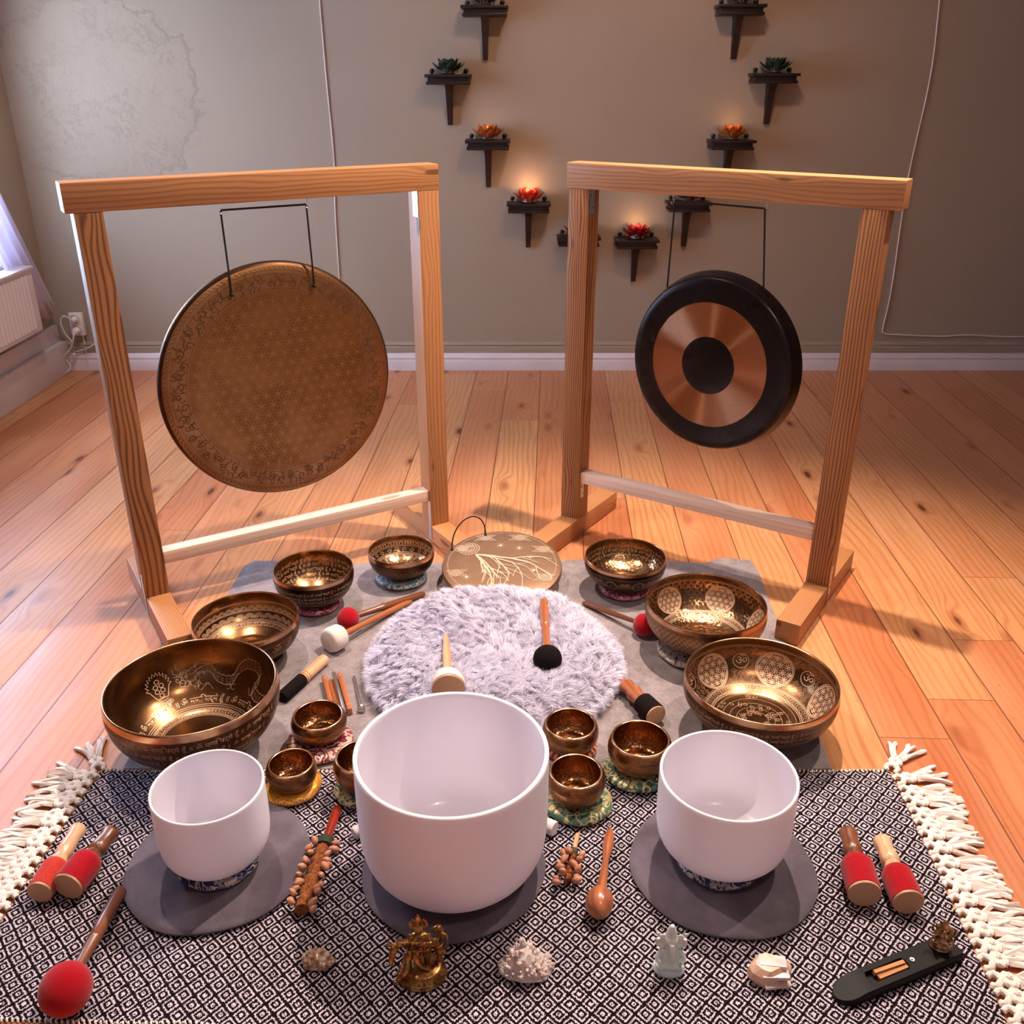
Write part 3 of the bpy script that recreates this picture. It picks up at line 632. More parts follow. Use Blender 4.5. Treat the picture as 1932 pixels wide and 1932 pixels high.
# ------------------------------------------------------------------ line art engraved on surfaces
class Art:
    def __init__(s): s.V = []; s.F = []
    def line(s, pts, w, closed=False, step=.006):
        if len(pts) < 2: return
        q = []
        P2 = list(pts)+([pts[0]] if closed else [])
        for a, b_ in zip(P2[:-1], P2[1:]):
            d = math.hypot(b_[0]-a[0], b_[1]-a[1]); n = max(1, int(d/step))
            for i in range(n): q.append((a[0]+(b_[0]-a[0])*i/n, a[1]+(b_[1]-a[1])*i/n))
        if not closed: q.append(P2[-1])
        n = len(q); base = len(s.V)
        for i in range(n):
            a = q[i-1] if (i > 0 or closed) else q[i]; c_ = q[(i+1) % n] if (i < n-1 or closed) else q[i]
            dx, dy = c_[0]-a[0], c_[1]-a[1]; d = math.hypot(dx, dy) or 1; nx, ny = -dy/d*w/2, dx/d*w/2
            s.V += [(q[i][0]+nx, q[i][1]+ny), (q[i][0]-nx, q[i][1]-ny)]
        for i in range(n if closed else n-1):
            j = (i+1) % n; s.F.append((base+2*i, base+2*i+1, base+2*j+1, base+2*j))
    def circ(s, cx, cy, r, w, n=40, a0=0, a1=2*PI, clip=None):
        full = abs(a1-a0-2*PI) < 1e-6 and clip is None
        pts = [(cx+r*math.cos(a0+(a1-a0)*i/n), cy+r*math.sin(a0+(a1-a0)*i/n)) for i in range(n if full else n+1)]
        if clip:
            run = []
            for p in pts:
                if clip(p): run.append(p)
                else:
                    if len(run) > 1: s.line(run, w)
                    run = []
            if len(run) > 1: s.line(run, w)
        else: s.line(pts, w, full)
    def disc(s, cx, cy, r, n=10):
        b = len(s.V); s.V += [(cx+r*math.cos(2*PI*i/n), cy+r*math.sin(2*PI*i/n)) for i in range(n)]; s.F.append(tuple(range(b, b+n)))
    def flower(s, cx, cy, Rr, w, rings=2, frame=True, n=28):
        r = Rr/2.25 if frame else Rr/(rings+.5)
        clip = lambda p: (p[0]-cx)**2+(p[1]-cy)**2 <= (Rr*.995)**2
        K = rings+1
        for i in range(-K, K+1):
            for j in range(-K, K+1):
                x = cx+r*(i+j*.5); y = cy+r*j*math.sqrt(3)/2
                if (x-cx)**2+(y-cy)**2 < ((K)*r*1.01)**2: s.circ(x, y, r, w, n, clip=clip)
        if frame: s.circ(cx, cy, Rr, w*1.6, 48); s.circ(cx, cy, Rr*1.09, w*1.2, 48)
    def text(s, txt, x, y, size):
        V, F = text2d(txt); b = len(s.V); s.V += [(x+v[0]*size, y+v[1]*size) for v in V]; s.F += [tuple(b+i for i in f) for f in F]
        return (max(v[0] for v in V) if V else 0)*size
    def key(s, x0, x1, y0, y1, n, w):
        d = (x1-x0)/n; h = y1-y0
        for i in range(n):
            x = x0+i*d; s.line([(x, y0), (x, y1), (x+d*.8, y1), (x+d*.8, y0+h*.25), (x+d*.32, y0+h*.25), (x+d*.32, y0+h*.62), (x+d*.56, y0+h*.62)], w, step=.02)
            s.line([(x, y0), (x+d, y0)], w, step=.01)
    def spiral(s, cx, cy, r, w, a0=0, turns=1.3, sg=1):
        s.line([(cx+r*(1-t*.85)*math.cos(a0+sg*turns*2*PI*t), cy+r*(1-t*.85)*math.sin(a0+sg*turns*2*PI*t)) for t in [i/16 for i in range(17)]], w)
    def out(s, name, mat, parent, fn, **k):
        return mk(name, [fn(x, y) for x, y in s.V], s.F, mat, parent, smooth=180, **k)
_tc = {}
def text2d(txt):
    if txt in _tc: return _tc[txt]
    cu = bpy.data.curves.new('t', 'FONT'); cu.body = txt; cu.size = 1; cu.resolution_u = 2
    ob = bpy.data.objects.new('t', cu); COL.objects.link(ob)
    dg = bpy.context.evaluated_depsgraph_get(); me = bpy.data.meshes.new_from_object(ob.evaluated_get(dg))
    V = [(v.co.x, v.co.y) for v in me.vertices]; F = [tuple(p.vertices) for p in me.polygons]
    bpy.data.objects.remove(ob); bpy.data.curves.remove(cu); bpy.data.meshes.remove(me)
    _tc[txt] = (V, F); return V, F
MANTRA = '\u0950 \u092e\u0923\u093f \u092a\u0926\u094d\u092e\u0947 \u0939\u0942\u0901 \u0965 '

def gong_plane(off=-.0012):
    return lambda x, y: (x, off, y)
def ring_fn(rad_of_y=None):
    pass
# --- large engraved gong
gl_c = Vector((-1.098, 2.453, 0))+Vector((math.cos(aL), math.sin(aL), 0))*.494+Vector((-math.sin(aL), math.cos(aL), 0))*.035+Vector((0, 0, .653))
gt = thing('hanging_gong', 'large bronze gong with flower pattern engraving hanging in the left stand', 'gong', gl_c, (R(-1.0), 0, aL))
RX = Matrix.Rotation(R(90), 4, 'X')   # lathe axis z -> -y (towards the viewer)
GR = .357
MB().lathe([(0, .006), (GR*.4, .005), (GR*.78, .0013)], 128, RX).out('face', MT['gong_face'], gt)
MB().lathe([(GR*.78, .0013), (GR*.8, .001), (GR*.9, -.001), (GR*.955, -.003), (GR*.972, -.0057)], 128, RX).out('border', MT['gong_border'], gt)
MB().lathe([(GR*.972, -.0057), (GR*.987, -.009), (GR*.998, -.016), (GR, -.024), (GR*.99, -.036), (GR*.975, -.036), (GR*.985, -.022), (GR*.95, -.008), (0, -.002)], 128, RX).out('rim', MT['gong_rim'], gt)
def gface(x, y):
    r = math.hypot(x, y)/GR
    h_ = np.interp(r, [0, .4, .8, .9, .955, .985], [.006, .005, .001, -.001, -.003, -.008])
    return (x, -(h_+.0007), y)
A = Art(); A.flower(0, 0, GR*.745, .0012, rings=7, frame=False, n=30)
A.circ(0, 0, GR*.775, .0012, 120)
for i in range(230):
    a = 2*PI*i/230
    r0 = .735+.02*math.sin(a*12)
    A.line([(GR*r0*math.cos(a), GR*r0*math.sin(a)), (GR*.772*math.cos(a), GR*.772*math.sin(a))], .0011, step=.05)
A.out('flower_engraving', MT['gong_line'], gt, gface)
A = Art()
for rr_ in (.905, .935, .965): A.circ(0, 0, GR*rr_, .0011, 160)
for i in range(150):
    a = 2*PI*i/150; A.line([(GR*.942*math.cos(a), GR*.942*math.sin(a)), (GR*.960*math.cos(a+.028), GR*.960*math.sin(a+.028))], .0022, step=.05)
A.circ(0, 0, GR*.788, .0014, 120)
rs = random.Random(3)
for i in range(60):
    a = 2*PI*i/60; rc_ = GR*(.84+.02*(-1)**i); cx_, cy_ = rc_*math.cos(a), rc_*math.sin(a)
    A.spiral(cx_, cy_, GR*.036, .0036, a+rs.random()*.6+(PI if i % 2 else 0), 1.1, 1 if i % 2 else -1)
    for k in range(5):
        b0 = a+rs.uniform(-.06, .06); r0 = GR*rs.uniform(.805, .885); l_ = rs.uniform(.012, .024); dd = b0+rs.uniform(.6, 2.4)
        p_ = [(r0*math.cos(b0), r0*math.sin(b0))]
        for m_ in range(5): dd += rs.uniform(.2, .6)*(1 if k % 2 else -1); p_.append((p_[-1][0]+l_/4*math.cos(dd), p_[-1][1]+l_/4*math.sin(dd)))
        A.line(p_, .0030)
A.out('scroll_border', MT['gong_line_dark'], gt, gface)
def gong_cord(t, hx0, hx1, gx0, gx1, hz, gz, yo):
    b = MB(); pth = [(gx0, yo, gz), (gx0, yo-.004, gz+.01), (hx0, .0, hz), (hx0+.003, 0, hz+.002), (hx1-.003, 0, hz+.002), (hx1, 0, hz), (gx1, yo-.004, gz+.01), (gx1, yo, gz)]
    b.tube(pth, .0028, 8); yo < 0 and (b.ell((gx0, yo-.002, gz), .006), b.ell((gx1, yo-.002, gz), .006))
    b.out('cord', MT['cord'], t)
gong_cord(gt, .377-.494, .622-.494, -.118, .127, 1.157-.653, .930-.653, -.004)

# --- black ringed gong
gr_c = Vector((.174, 3.04, 0))+Vector((math.cos(aR), math.sin(aR), 0))*.496+Vector((-math.sin(aR), math.cos(aR), 0))*.035+Vector((0, 0, .694))
gt = thing('hanging_gong', 'black gong with a shiny copper ring hanging in the right stand', 'gong', gr_c, (R(0), 0, aR-R(5.5)))
G2 = .265
MB().lathe([(G2*.72, .0215), (G2*.9, .021), (G2*.97, .019), (G2*.995, .014), (G2*1.01, .006), (G2*1.045, -.030), (G2*1.03, -.030), (G2*.99, .004), (0, .012)], 128, RX).out('black_rim', MT['gong_black'], gt)
MB().lathe([(G2*.333, .0225), (G2*.5, .0222), (G2*.72, .0215)], 128, RX).out('copper_ring', MT['gong_ring'], gt)
MB().lathe([(0, .028), (G2*.2, .027), (G2*.30, .0245), (G2*.333, .0225)], 96, RX).out('boss', MT['gong_black'], gt)
A = Art(); A.circ(0, 0, G2*.72, .0012, 128); A.circ(0, 0, G2*.333, .0008, 96)
A.out('ring_outline', MT['bronze_rim'], gt, lambda x, y: (x, -.0232, y))
gong_cord(gt, .332-.496, .616-.496, -.180, .142, 1.157-.694, .165, .020)

# ------------------------------------------------------------------ floor coverings
OZ = .006
mp = [(459, 1068), (480, 1057), (560, 1061), (700, 1063), (820, 1061), (960, 1060), (1100, 1056), (1230, 1056), (1330, 1062), (1360, 1052), (1415, 1056), (1432, 1080), (1452, 1135), (1500, 1262), (1538, 1365), (1573, 1457)]
w = [P(x, y, OZ) for x, y in mp]
w = [Vector(v) for v in w]; br = Vector((w[-1].x, 1.7655, OZ)); bl = P(232, 1448, OZ); bl = Vector((bl.x, 1.7655, OZ))
ctr = Vector((-.05, 2.2, 0))
loop = w[:-1]+[br, bl, P(330, 1287, OZ), P(425, 1128, OZ)]
bm = bmesh.new(); vs = [bm.verts.new((v.x, v.y, OZ)) for v in loop]; f = bm.faces.new(vs)
ex = bmesh.ops.extrude_face_region(bm, geom=[f])
for v in ex['geom']:
    if isinstance(v, bmesh.types.BMVert): v.co.z = 0.0006
bmesh.ops.recalc_face_normals(bm, faces=bm.faces[:]); me = bpy.data.meshes.new('felt_mat'); bm.to_mesh(me); bm.free(); me.materials.append(MT['felt'])
fo = bpy.data.objects.new('felt_mat', me); COL.objects.link(fo); bv = fo.modifiers.new('b', 'BEVEL'); bv.width = .0015; bv.segments = 2
tag(fo, 'large grey felt mat on the floorboards under the singing bowls', 'mat')

# rug
rt_l = [(-.973, 1.760), (-.985, 1.45), (-.998, 1.30), (-1.000, 1.125)]
def lerp_edge(pts, t):
    y = 1.76+(1.05-1.76)*t
    ys = [p[1] for p in pts][::-1]; xs = [p[0] for p in pts][::-1]; return float(np.interp(y, ys, xs)), y
def rug_pt(s_, t):
    xl = -.973-.03*t; xr = .892-.035*t; x = xl+(xr-xl)*s_
    ytop = 1.760+.0015*math.sin(s_*60); ybot = 1.118-.09*s_**1.2+.006*math.exp(-((s_-.235)/.03)**2)
    y = ytop+(ybot-ytop)*t; return x, y
V = []; F = []; nu, nv = 150, 60
for j in range(nv+1):
    for i in range(nu+1):
        x, y = rug_pt(i/nu, j/nv); z = .0045+.0006*math.sin(x*9+y*4)+.0004*math.sin(y*23+x*5)
        V.append((x, y, z))
n0 = len(V); V += [(x, y, .0008) for x, y, z in V]
for j in range(nv):
    for i in range(nu): a = j*(nu+1)+i; F.append((a, a+1, a+nu+2, a+nu+1)[::-1]); F.append((n0+a, n0+a+1, n0+a+nu+2, n0+a+nu+1))
ring = [i for i in range(nu+1)]+[j*(nu+1)+nu for j in range(1, nv+1)]+[nv*(nu+1)+i for i in range(nu-1, -1, -1)]+[j*(nu+1) for j in range(nv-1, 0, -1)]
for a, b_ in zip(ring, ring[1:]+ring[:1]): F.append((a, b_, n0+b_, n0+a))
rug = thing('rug', 'black and white diamond-woven cotton rug with cream fringes in the foreground', 'rug', (0, 0, 0))
mk('woven_field', V, F, MT['rug'], rug, smooth=60)
# stitched hem loops on the two long edges
for nm, t in (('hem', 0), ('hem', 1)):
    b = MB(); n = 190
    for i in range(n):
        s_ = (i+.5)/n; x, y = rug_pt(s_, t); dy = .004 if t == 0 else -.004
        b.tube([(x-.002, y-dy*.9, .0035), (x, y+dy*.3, .0062), (x+.002, y+dy, .003)], .0019, 5)
    b.out(nm, MT['yarn'], rug)
def tassel(rs, side, tilt):
    b = MB(); zz = .007
    # braided knot: fat yarns bulging from the edge and crossing
    for s_ in (-1, 1):
        for k in range(2):
            o_ = (.0045+.006*k)*s_; y_ = -s_*.016
            pth = spl([(0, y_*.6, zz), (.012, y_*.9+o_*.3, zz+.004+k*.002), (.026, o_*.9, zz+.007), (.040, -y_*.35+o_*.4, zz+.004), (.050, -y_*.15, zz+.002)], 4)
            b.tube(pth, [.0056]*len(pth), 9, twist=620, lobes=3)
    b.ell((.050, 0, zz+.003), (.010, .009, .007))
    n = 5
    for k in range(n):
        a = (k-(n-1)/2)*.17+rs.uniform(-.1, .1); L = rs.uniform(.055, .088); cv = rs.uniform(-.010, .010)
        p0 = Vector((.050, (k-(n-1)/2)*.0045, zz+.003+.003*(k % 2)))
        pth = [(p0.x+L*t*math.cos(a), p0.y+L*t*math.sin(a)+cv*math.sin(PI*t*.8), max(.0042, p0.z*(1-t)+.0042*t+.003*math.sin(PI*t))) for t in [i/7 for i in range(8)]]
        b.tube(pth, [.0050]*6+[.0054, .0044], 8, twist=620, lobes=3)
    return b
rs = random.Random(11)
for side in (0, 1):
    n = 22 if side == 0 else 21
    for i in range(n):
        t = (i+.15)/(n-.3); x, y = rug_pt(side, min(t, 1)); ang = PI if side == 0 else 0
        tl = rs.uniform(-.16, .16)+((.9-.5*side*0) if i == 0 else (.35 if i == 1 else 0))*(-1 if side == 0 else 1)
        if side == 0: tl = tl-(.1)
        tassel(rs, side, 0).out('tassel', MT['yarn'], rug, loc=(x+(-.001 if side == 0 else .001), y, 0), rot=(0, 0, ang+tl))

# round grey mats
def round_mat(cx_, cy_, r, label):
    ph = random.uniform(0, 6)
    fn = lambda rr_, z, a: (rr_*(1+.012*math.sin(3*a+ph)*(rr_/r)+.006*math.sin(7*a+ph)), z+.0010*math.sin(5*a+ph)*(rr_/r)*(1 if z > .004 else 0))
    t = thing('round_mat', label, 'mat', (cx_, cy_, .0058))
    V, F, _ = lathe([(0, 0), (r*.96, 0), (r, .003), (r*1.0, .007), (r*.985, .011), (r*.955, .0125), (r*.5, .0118), (0, .0112)], 72, fn)
    mk('pad', V, F, MT['mat'], t)
    V, F, _ = lathe([(r*.992, .003), (r*1.010, .005), (r*1.010, .0085), (r*.988, .0112), (r*.975, .010)], 72, fn)
    mk('piping', MT_fix(V), F, MT['mat'], t)
def MT_fix(V): return V
round_mat(-.610, 1.471, .186, 'round grey corduroy mat under the left crystal bowl')
round_mat(-.122, 1.455, .187, 'round grey corduroy mat under the large middle crystal bowl')
round_mat(.436, 1.462, .188, 'round grey corduroy mat under the right crystal bowl')

# ------------------------------------------------------------------ ring cushions
def cushion(name, x, y, r, z, h, mat, label, braid=None, puff=1.):
    t = thing(name, label, 'cushion', (x, y, z), (0, 0, random.uniform(0, 6)), 'brocade cushions under the bowls')
    fn = lambda rr_, zz, a: (rr_*(1+.012*math.sin(9*a)+.008*math.sin(5*a+1)), zz)
    V, F, _ = lathe([(0, 0), (r*.7, 0), (r*.9, h*.12), (r*.985, h*.38), (r, h*.55), (r*.965, h*.78), (r*.86, h*.97), (r*.7, h), (r*.5, h*.96), (0, h*.94)], 64, fn)
    mk('pad', V, F, mat, t, smooth=180)
    if braid:
        b = MB(); n = 60
        for i in range(n):
            a = 2*PI*i/n; b.ell((r*.99*math.cos(a), r*.99*math.sin(a), h*.62), (.0022, .0022, .004), seg=6, rings=4)
        b.out('bead_trim', braid, t)
CZ = OZ
cushion('ring_cushion', -.603, 2.517, .076, CZ, .024, MT['broc_pink'], 'rose pink brocade cushion under the bowl behind the red mallet ball on the left')
cushion('ring_cushion', -.358, 2.682, .083, CZ, .024, MT['broc_sky'], 'light blue and silver brocade cushion under the rear left bowl')
cushion('ring_cushion', .357, 2.612, .080, CZ, .024, MT['broc_red'], 'crimson and pink brocade cushion under the rear right bowl')
cushion('ring_cushion', .512, 2.255, .100, CZ, .024, MT['broc_silver'], 'silver and black brocade cushion under the upper right flower-of-life bowl')
cushion('ring_cushion', .609, 1.913, .105, CZ, .024, MT['broc_black'], 'dark brocade cushion under the front right flower-of-life bowl')
cushion('ring_cushion', -.754, 1.880, .095, CZ, .024, MT['broc_black'], 'dark brocade cushion under the largest dragon-engraved bowl')
cushion('ring_cushion', -.722, 2.213, .085, CZ, .024, MT['broc_black'], 'dark brocade cushion under the arch-patterned bowl on the left')
cushion('ring_cushion', -.470, 1.850, .082, CZ, .022, MT['broc_floral'], 'red, white and black floral cushion under the small rear left copper bowl')
cushion('ring_cushion', -.507, 1.697, .069, .0058, .022, MT['broc_gold'], 'shiny gold cushion with beaded edge under the small front left copper bowl', MT['gold_fringe'])
cushion('ring_cushion', -.338, 1.690, .070, .0058, .022, MT['broc_green_dk'], 'dark green and gold cushion half hidden left of the big crystal bowl')
cushion('ring_cushion', .142, 1.838, .066, CZ, .022, MT['broc_stripe'], 'red and gold striped cushion under the small copper bowl nearest the fur')
cushion('ring_cushion', .148, 1.645, .078, .0058, .022, MT['broc_green'], 'sage green and gold cushion under the lowest small copper bowl right of the crystal bowl')
cushion('ring_cushion', .292, 1.748, .077, .0058, .022, MT['broc_green_dk'], 'green, gold and black cushion under the small copper bowl left of the right crystal bowl')
cushion('ring_cushion', -.606, 1.461, .084, .0180, .020, MT['broc_blue'], 'blue and silver ring cushion under the left crystal bowl')
cushion('ring_cushion', .428, 1.468, .090, .0180, .020, MT['broc_blue'], 'blue and silver ring cushion under the right crystal bowl')

# ------------------------------------------------------------------ metal singing bowls
class Surf:
    def __init__(s, pts, sg):   # pts from rim downwards
        s.p = np.array(pts, float); d = np.hypot(*np.diff(s.p, axis=0).T); s.s = np.concatenate([[0], np.cumsum(d)]); s.L = s.s[-1]; s.sg = sg
    def at(s, q):
        q = min(max(q, 0), s.L*.9995); r = np.interp(q, s.s, s.p[:, 0]); z = np.interp(q, s.s, s.p[:, 1])
        e = s.L*.01; r2 = np.interp(q+e, s.s, s.p[:, 0]); z2 = np.interp(q+e, s.s, s.p[:, 1]); r1 = np.interp(max(q-e, 0), s.s, s.p[:, 0]); z1 = np.interp(max(q-e, 0), s.s, s.p[:, 1])
        dr, dz = r2-r1, z2-z1; l = math.hypot(dr, dz) or 1
        return r, z, (-dz/l)*s.sg, (dr/l)*s.sg
    def map(s, phi0, Rref, off=.0007):
        def fn(x, y):   # y: distance below rim (positive), x: along circumference
            r, z, nr, nz = s.at(y); a = phi0-s.sg*(-1)*x/Rref if s.sg > 0 else phi0-x/Rref
            rr_ = r+nr*off; return (rr_*math.cos(a), rr_*math.sin(a), z+nz*off)
        return fn
def bowl(label, X, Y, Rr, Z0, H, prof, mats, th=.004, lip=.010, tilt=(0, 0), name='singing_bowl', cat='singing bowl', grp='metal singing bowls', flat=.0, seg=96):
    t = thing(name, label, cat, (X, Y, Z0), (tilt[0], tilt[1], 0), grp)
    o = spl([(r*Rr, z*H) for z, r in prof], 5)
    outer = [(0, 0)]+[(max(r, .001), z) for r, z in o]
    # inner: offset copy
    inn = []
    for i, (r, z) in enumerate(o):
        inn.append((max(r-th, .0), max(z, th) if i < len(o)-1 else z))
    seen = []; 
    for r, z in inn:
        seen.append((r, max(z, th*1.2+.0)))
    # rounded inner floor
    inner = list(reversed(seen)); inner = [p for p in inner if p[1] > H*.10]
    last = inner[-1]; f0 = th*1.3
    inner += spl([last, (last[0]*.86, f0+(last[1]-f0)*.38), (last[0]*.6, f0+.0015), (last[0]*.3, f0), (0, f0)], 4)[1:]
    kl = max(k for k, p in enumerate(outer) if p[1] < H-lip)
    prof_all = outer+[(outer[-1][0]-th*.25, H+.0012), (outer[-1][0]-th*.75, H+.0012)]+inner
    V, F, idx = lathe(prof_all, seg)
    no = len(outer); mi = [0 if k < kl else (1 if k < no+3 else 2) for k in idx]
    mk('body', V, F, mats, t, smooth=50, midx=mi)
    return t, Surf([p for p in reversed(outer) if p[0] > .002], 1), Surf([p for p in inner if p[0] > .0], -1)
JB = [(0, .34), (.03, .42), (.12, .62), (.3, .83), (.55, .96), (.8, 1.0), (1, .985)]
SMB = [(0, .5), (.05, .66), (.2, .88), (.45, 1.02), (.7, 1.05), (.9, 1.0), (1, .955)]
mO, mR, mI, mB_, mD, mGo = MT['brass_out'], MT['bronze_rim'], MT['brass_in'], MT['brass_in_bright'], MT['brass_dark'], MT['brass_gold_out']
EL, ED, ES = MT['engrave_light'], MT['engrave_dark'], MT['engrave_script']
BK = R(90); FT = R(-90)
def finish(A, nm, mat, t, S, phi0, Rref): return A.out(nm, mat, t, S.map(phi0, Rref))
def script_ring(t, S, phi0, Rref, y, size, span, mat, n=None, nm='engraved_script'):
    A = Art(); x = -span/2; k = 0
    while x < span/2:
        x += text_flip(A, MANTRA, x, y, size)+size*.35
    finish(A, nm, mat, t, S, phi0, Rref)
def text_flip(A, txt, x, y, size):
    V, F = text2d(txt); b = len(A.V); wd = max(v[0] for v in V)*size
    A.V += [(x+v[0]*size, y-v[1]*size) for v in V]; A.F += [tuple(b+i for i in f) for f in F]; return wd
def rings(A, ys, span, w):
    for y in ys: A.line([(-span/2+span*i/90, y) for i in range(91)], w, step=.02)

# B1 largest: dragon, jewel, script
Rr = .200; t, So, Si = bowl('largest engraved bronze singing bowl, at the left edge behind the left crystal bowl', -.754, 1.834, Rr, .030, .170, JB, [mO, mR, mI], .005, .013)
span = 2*PI*Rr
script_ring(t, Si, BK, Rr*.78, .168, .022, span*.62, EL)
A = Art(); rings(A, (.176, .181, .186, .205, .209), span*.62, .0012); A.key(-span*.31, span*.31, .189, .202, 34, .0013); finish(A, 'floor_band', EL, t, Si, BK, Rr*.66)
A = Art(); rs = random.Random(5)
body = spl([(-.105, .096), (-.07, .082), (-.045, .108), (-.01, .112), (.006, .082), (.03, .062), (.062, .064), (.072, .09), (.062, .118), (.09, .130), (.125, .118), (.15, .09), (.175, .075)], 6)[:71]
body += [body[-1]]*(71-len(body))
wd = [.005+.008*math.sin(PI*u)**.6 for u in [i/70 for i in range(71)]]
up_ = [(p[0], p[1]-w_) for p, w_ in zip(body, wd)]; dn_ = [(p[0], p[1]+w_) for p, w_ in zip(body, wd)]
A.line(up_, .0013); A.line(dn_, .0013)
for i in range(6, 66, 2):
    for k in range(3): A.circ(body[i][0], body[i][1]+(k-1)*wd[i]*.55, .0035, .0007, 8, PI*.2, PI*1.2)
    A.line([up_[i], (up_[i][0]+.002, up_[i][1]-.005)], .001)
for (cx_, cy_) in ((-.128, .092), (-.142, .1), (-.135, .112)): A.spiral(cx_, cy_, .011, .0013, rs.random()*6, 1.2)
for k in range(26):
    a = rs.uniform(0, 6.3); x0, y0 = -.12+rs.uniform(-.02, .03), .098+rs.uniform(-.02, .025); A.line([(x0, y0), (x0+.012*math.cos(a), y0+.012*math.sin(a)), (x0+.02*math.cos(a+.6), y0+.02*math.sin(a+.6))], .0009)
for k in range(9):
    x0 = rs.uniform(-.1, .14); A.line([(x0+.022*u, .128+.008*math.sin(u*5+k)) for u in [i/8 for i in range(9)]], .0011)
A.line([(-.12, .085), (-.09, .068), (-.06, .072), (-.03, .06)], .0012)
finish(A, 'dragon_engraving', EL, t, Si, R(74), Rr*.85)
A = Art()   # flaming jewels on a lotus
for i, n in enumerate((1, 2, 2, 1)):
    for k in range(n): A.circ((k-(n-1)/2)*.014+(0 if i != 3 else 0), .085+i*.012, .0052, .0018, 14)
fl = []
for i in range(25):
    u = i/24; a = PI*u; rr_ = .024*(1 if i % 2 == 0 else 1.28); fl.append((-rr_*math.cos(a), .102-rr_*1.35*math.sin(a)))
A.line(fl, .0022); A.line([(fl[0][0], .102), (-.014, .128), (.014, .128), (fl[-1][0], .102)], .0018)
for k in range(4): A.circ(0, .118, .018+.005*k, .0012, 14, R(50), R(130))
for k in range(5): A.circ((k-2)*.008, .147-abs(k-2)*.002, .004, .001, 10)
finish(A, 'jewel_engraving', EL, t, Si, R(138), Rr*.8)
for k, (y, sz) in enumerate(((.040, .017), (.064, .016), (.087, .015), (.109, .014), (.130, .013))): script_ring(t, So, FT, Rr*.98-k*.008, y, sz, span*.8, ES)

# B2: arches
Rr = .145; t, So, Si = bowl('engraved singing bowl with scalloped arch bands, behind the largest bowl', -.733, 2.223, Rr, .030, .114, JB, [mO, mR, mI]); span = 2*PI*Rr
A = Art(); rings(A, (.030, .033, .055, .058, .084, .088), span*.95, .0013)
n = 40
for i in range(n):
    x = -span*.46+i*span*.92/n; d = span*.92/n
    for k in range(3): A.circ(x, .054, d*.5*(1-.28*k), .0012, 12, PI, 2*PI)
n = 30
for i in range(n):
    x = -span*.46+i*span*.92/n; d = span*.92/n
    for k in range(4): A.circ(x, .080, d*.52*(1-.22*k), .0012, 14, PI, 2*PI)
A.key(-span*.4, span*.4, .092, .102, 32, .0014)
finish(A, 'arch_engraving', EL, t, Si, BK, Rr*.9)
A = Art(); rings(A, (.026, .068), span*.7, .001); x = -span*.33
while x < span*.33: text_flip(A, '\u0950', x, .054, .034); x += .045
finish(A, 'outer_engraving', ES, t, So, FT, Rr)
# B3: script lines
Rr = .121; t, So, Si = bowl('dark singing bowl with rows of engraved script, above the red mallet ball', -.603, 2.517, Rr, .030, .110, JB, [mD, mR, mI]); span = 2*PI*Rr
for k, (y, sz) in enumerate(((.036, .014), (.052, .014), (.068, .013), (.083, .012), (.1, .012))): script_ring(t, Si, BK, Rr*(.92-.08*k), y, sz, span*.6, EL)
for k, (y, sz) in enumerate(((.034, .012), (.050, .011), (.066, .011), (.081, .010))): script_ring(t, So, FT, Rr*(.98-.03*k), y, sz, span*.6, ES)
# B4: scrolls
Rr = .106; t, So, Si = bowl('small engraved singing bowl on a light blue cushion, beside the round gong on the floor', -.356, 2.686, Rr, .030, .086, JB, [mO, mR, mB_]); span = 2*PI*Rr
A = Art(); rings(A, (.018, .022, .034, .038, .058, .062, .066), span*.95, .0011)
for i in range(34):
    x = -span*.46+i*span*.92/34; A.line([(x, .033), (x+.003, .024), (x+.010, .024), (x+.011, .033)], .0024)
for i in range(22): A.spiral(-span*.44+i*span*.88/22, .048, .0085, .0013, i*1.3, 1.3, 1 if i % 2 else -1)
for i in range(22): A.spiral(-span*.44+i*span*.88/22, .074, .007, .0013, i*1.1, 1.3, 1 if i % 2 else -1)
finish(A, 'scroll_engraving', EL, t, Si, BK, Rr*.9)
A = Art()
for j in range(4):
    for i in range(30): A.circ(-span*.4+(i+.5*(j % 2))*span*.8/30, .034+j*.0075, .0105, .0007, 8, PI*.05, PI*.95)
finish(A, 'scale_engraving', ES, t, So, FT, Rr)
# B5: hammered inside, eye medallions with rays outside
Rr = .128; t, So, Si = bowl('singing bowl with bright hammered inside and dark outside, on the crimson cushion', .356, 2.620, Rr, .030, .097, JB, [mD, mR, mB_]); span = 2*PI*Rr
for k, (y, sz) in enumerate(((.032, .012), (.046, .012), (.06, .011))): script_ring(t, Si, BK, Rr*(.92-.08*k), y, sz, span*.5, ES)
A = Art()
for i in range(-3, 4):
    x = i*.088; A.circ(x+.03, .048, .019, .0013, 30); A.circ(x+.03, .048, .015, .0008, 24); A.line([(x+.026, .044), (x+.034, .044), (x+.030, .053)], .0015, True)
    for k in range(11):
        a = R(90+(k-5)*9); A.line([(x-.014+.012*math.cos(a), .022+.012*math.sin(a)), (x-.014+.042*math.cos(a), .022+.042*math.sin(a))], .001)
rings(A, (.022,), span*.8, .0009)
finish(A, 'medallion_engraving', ES, t, So, FT, Rr)
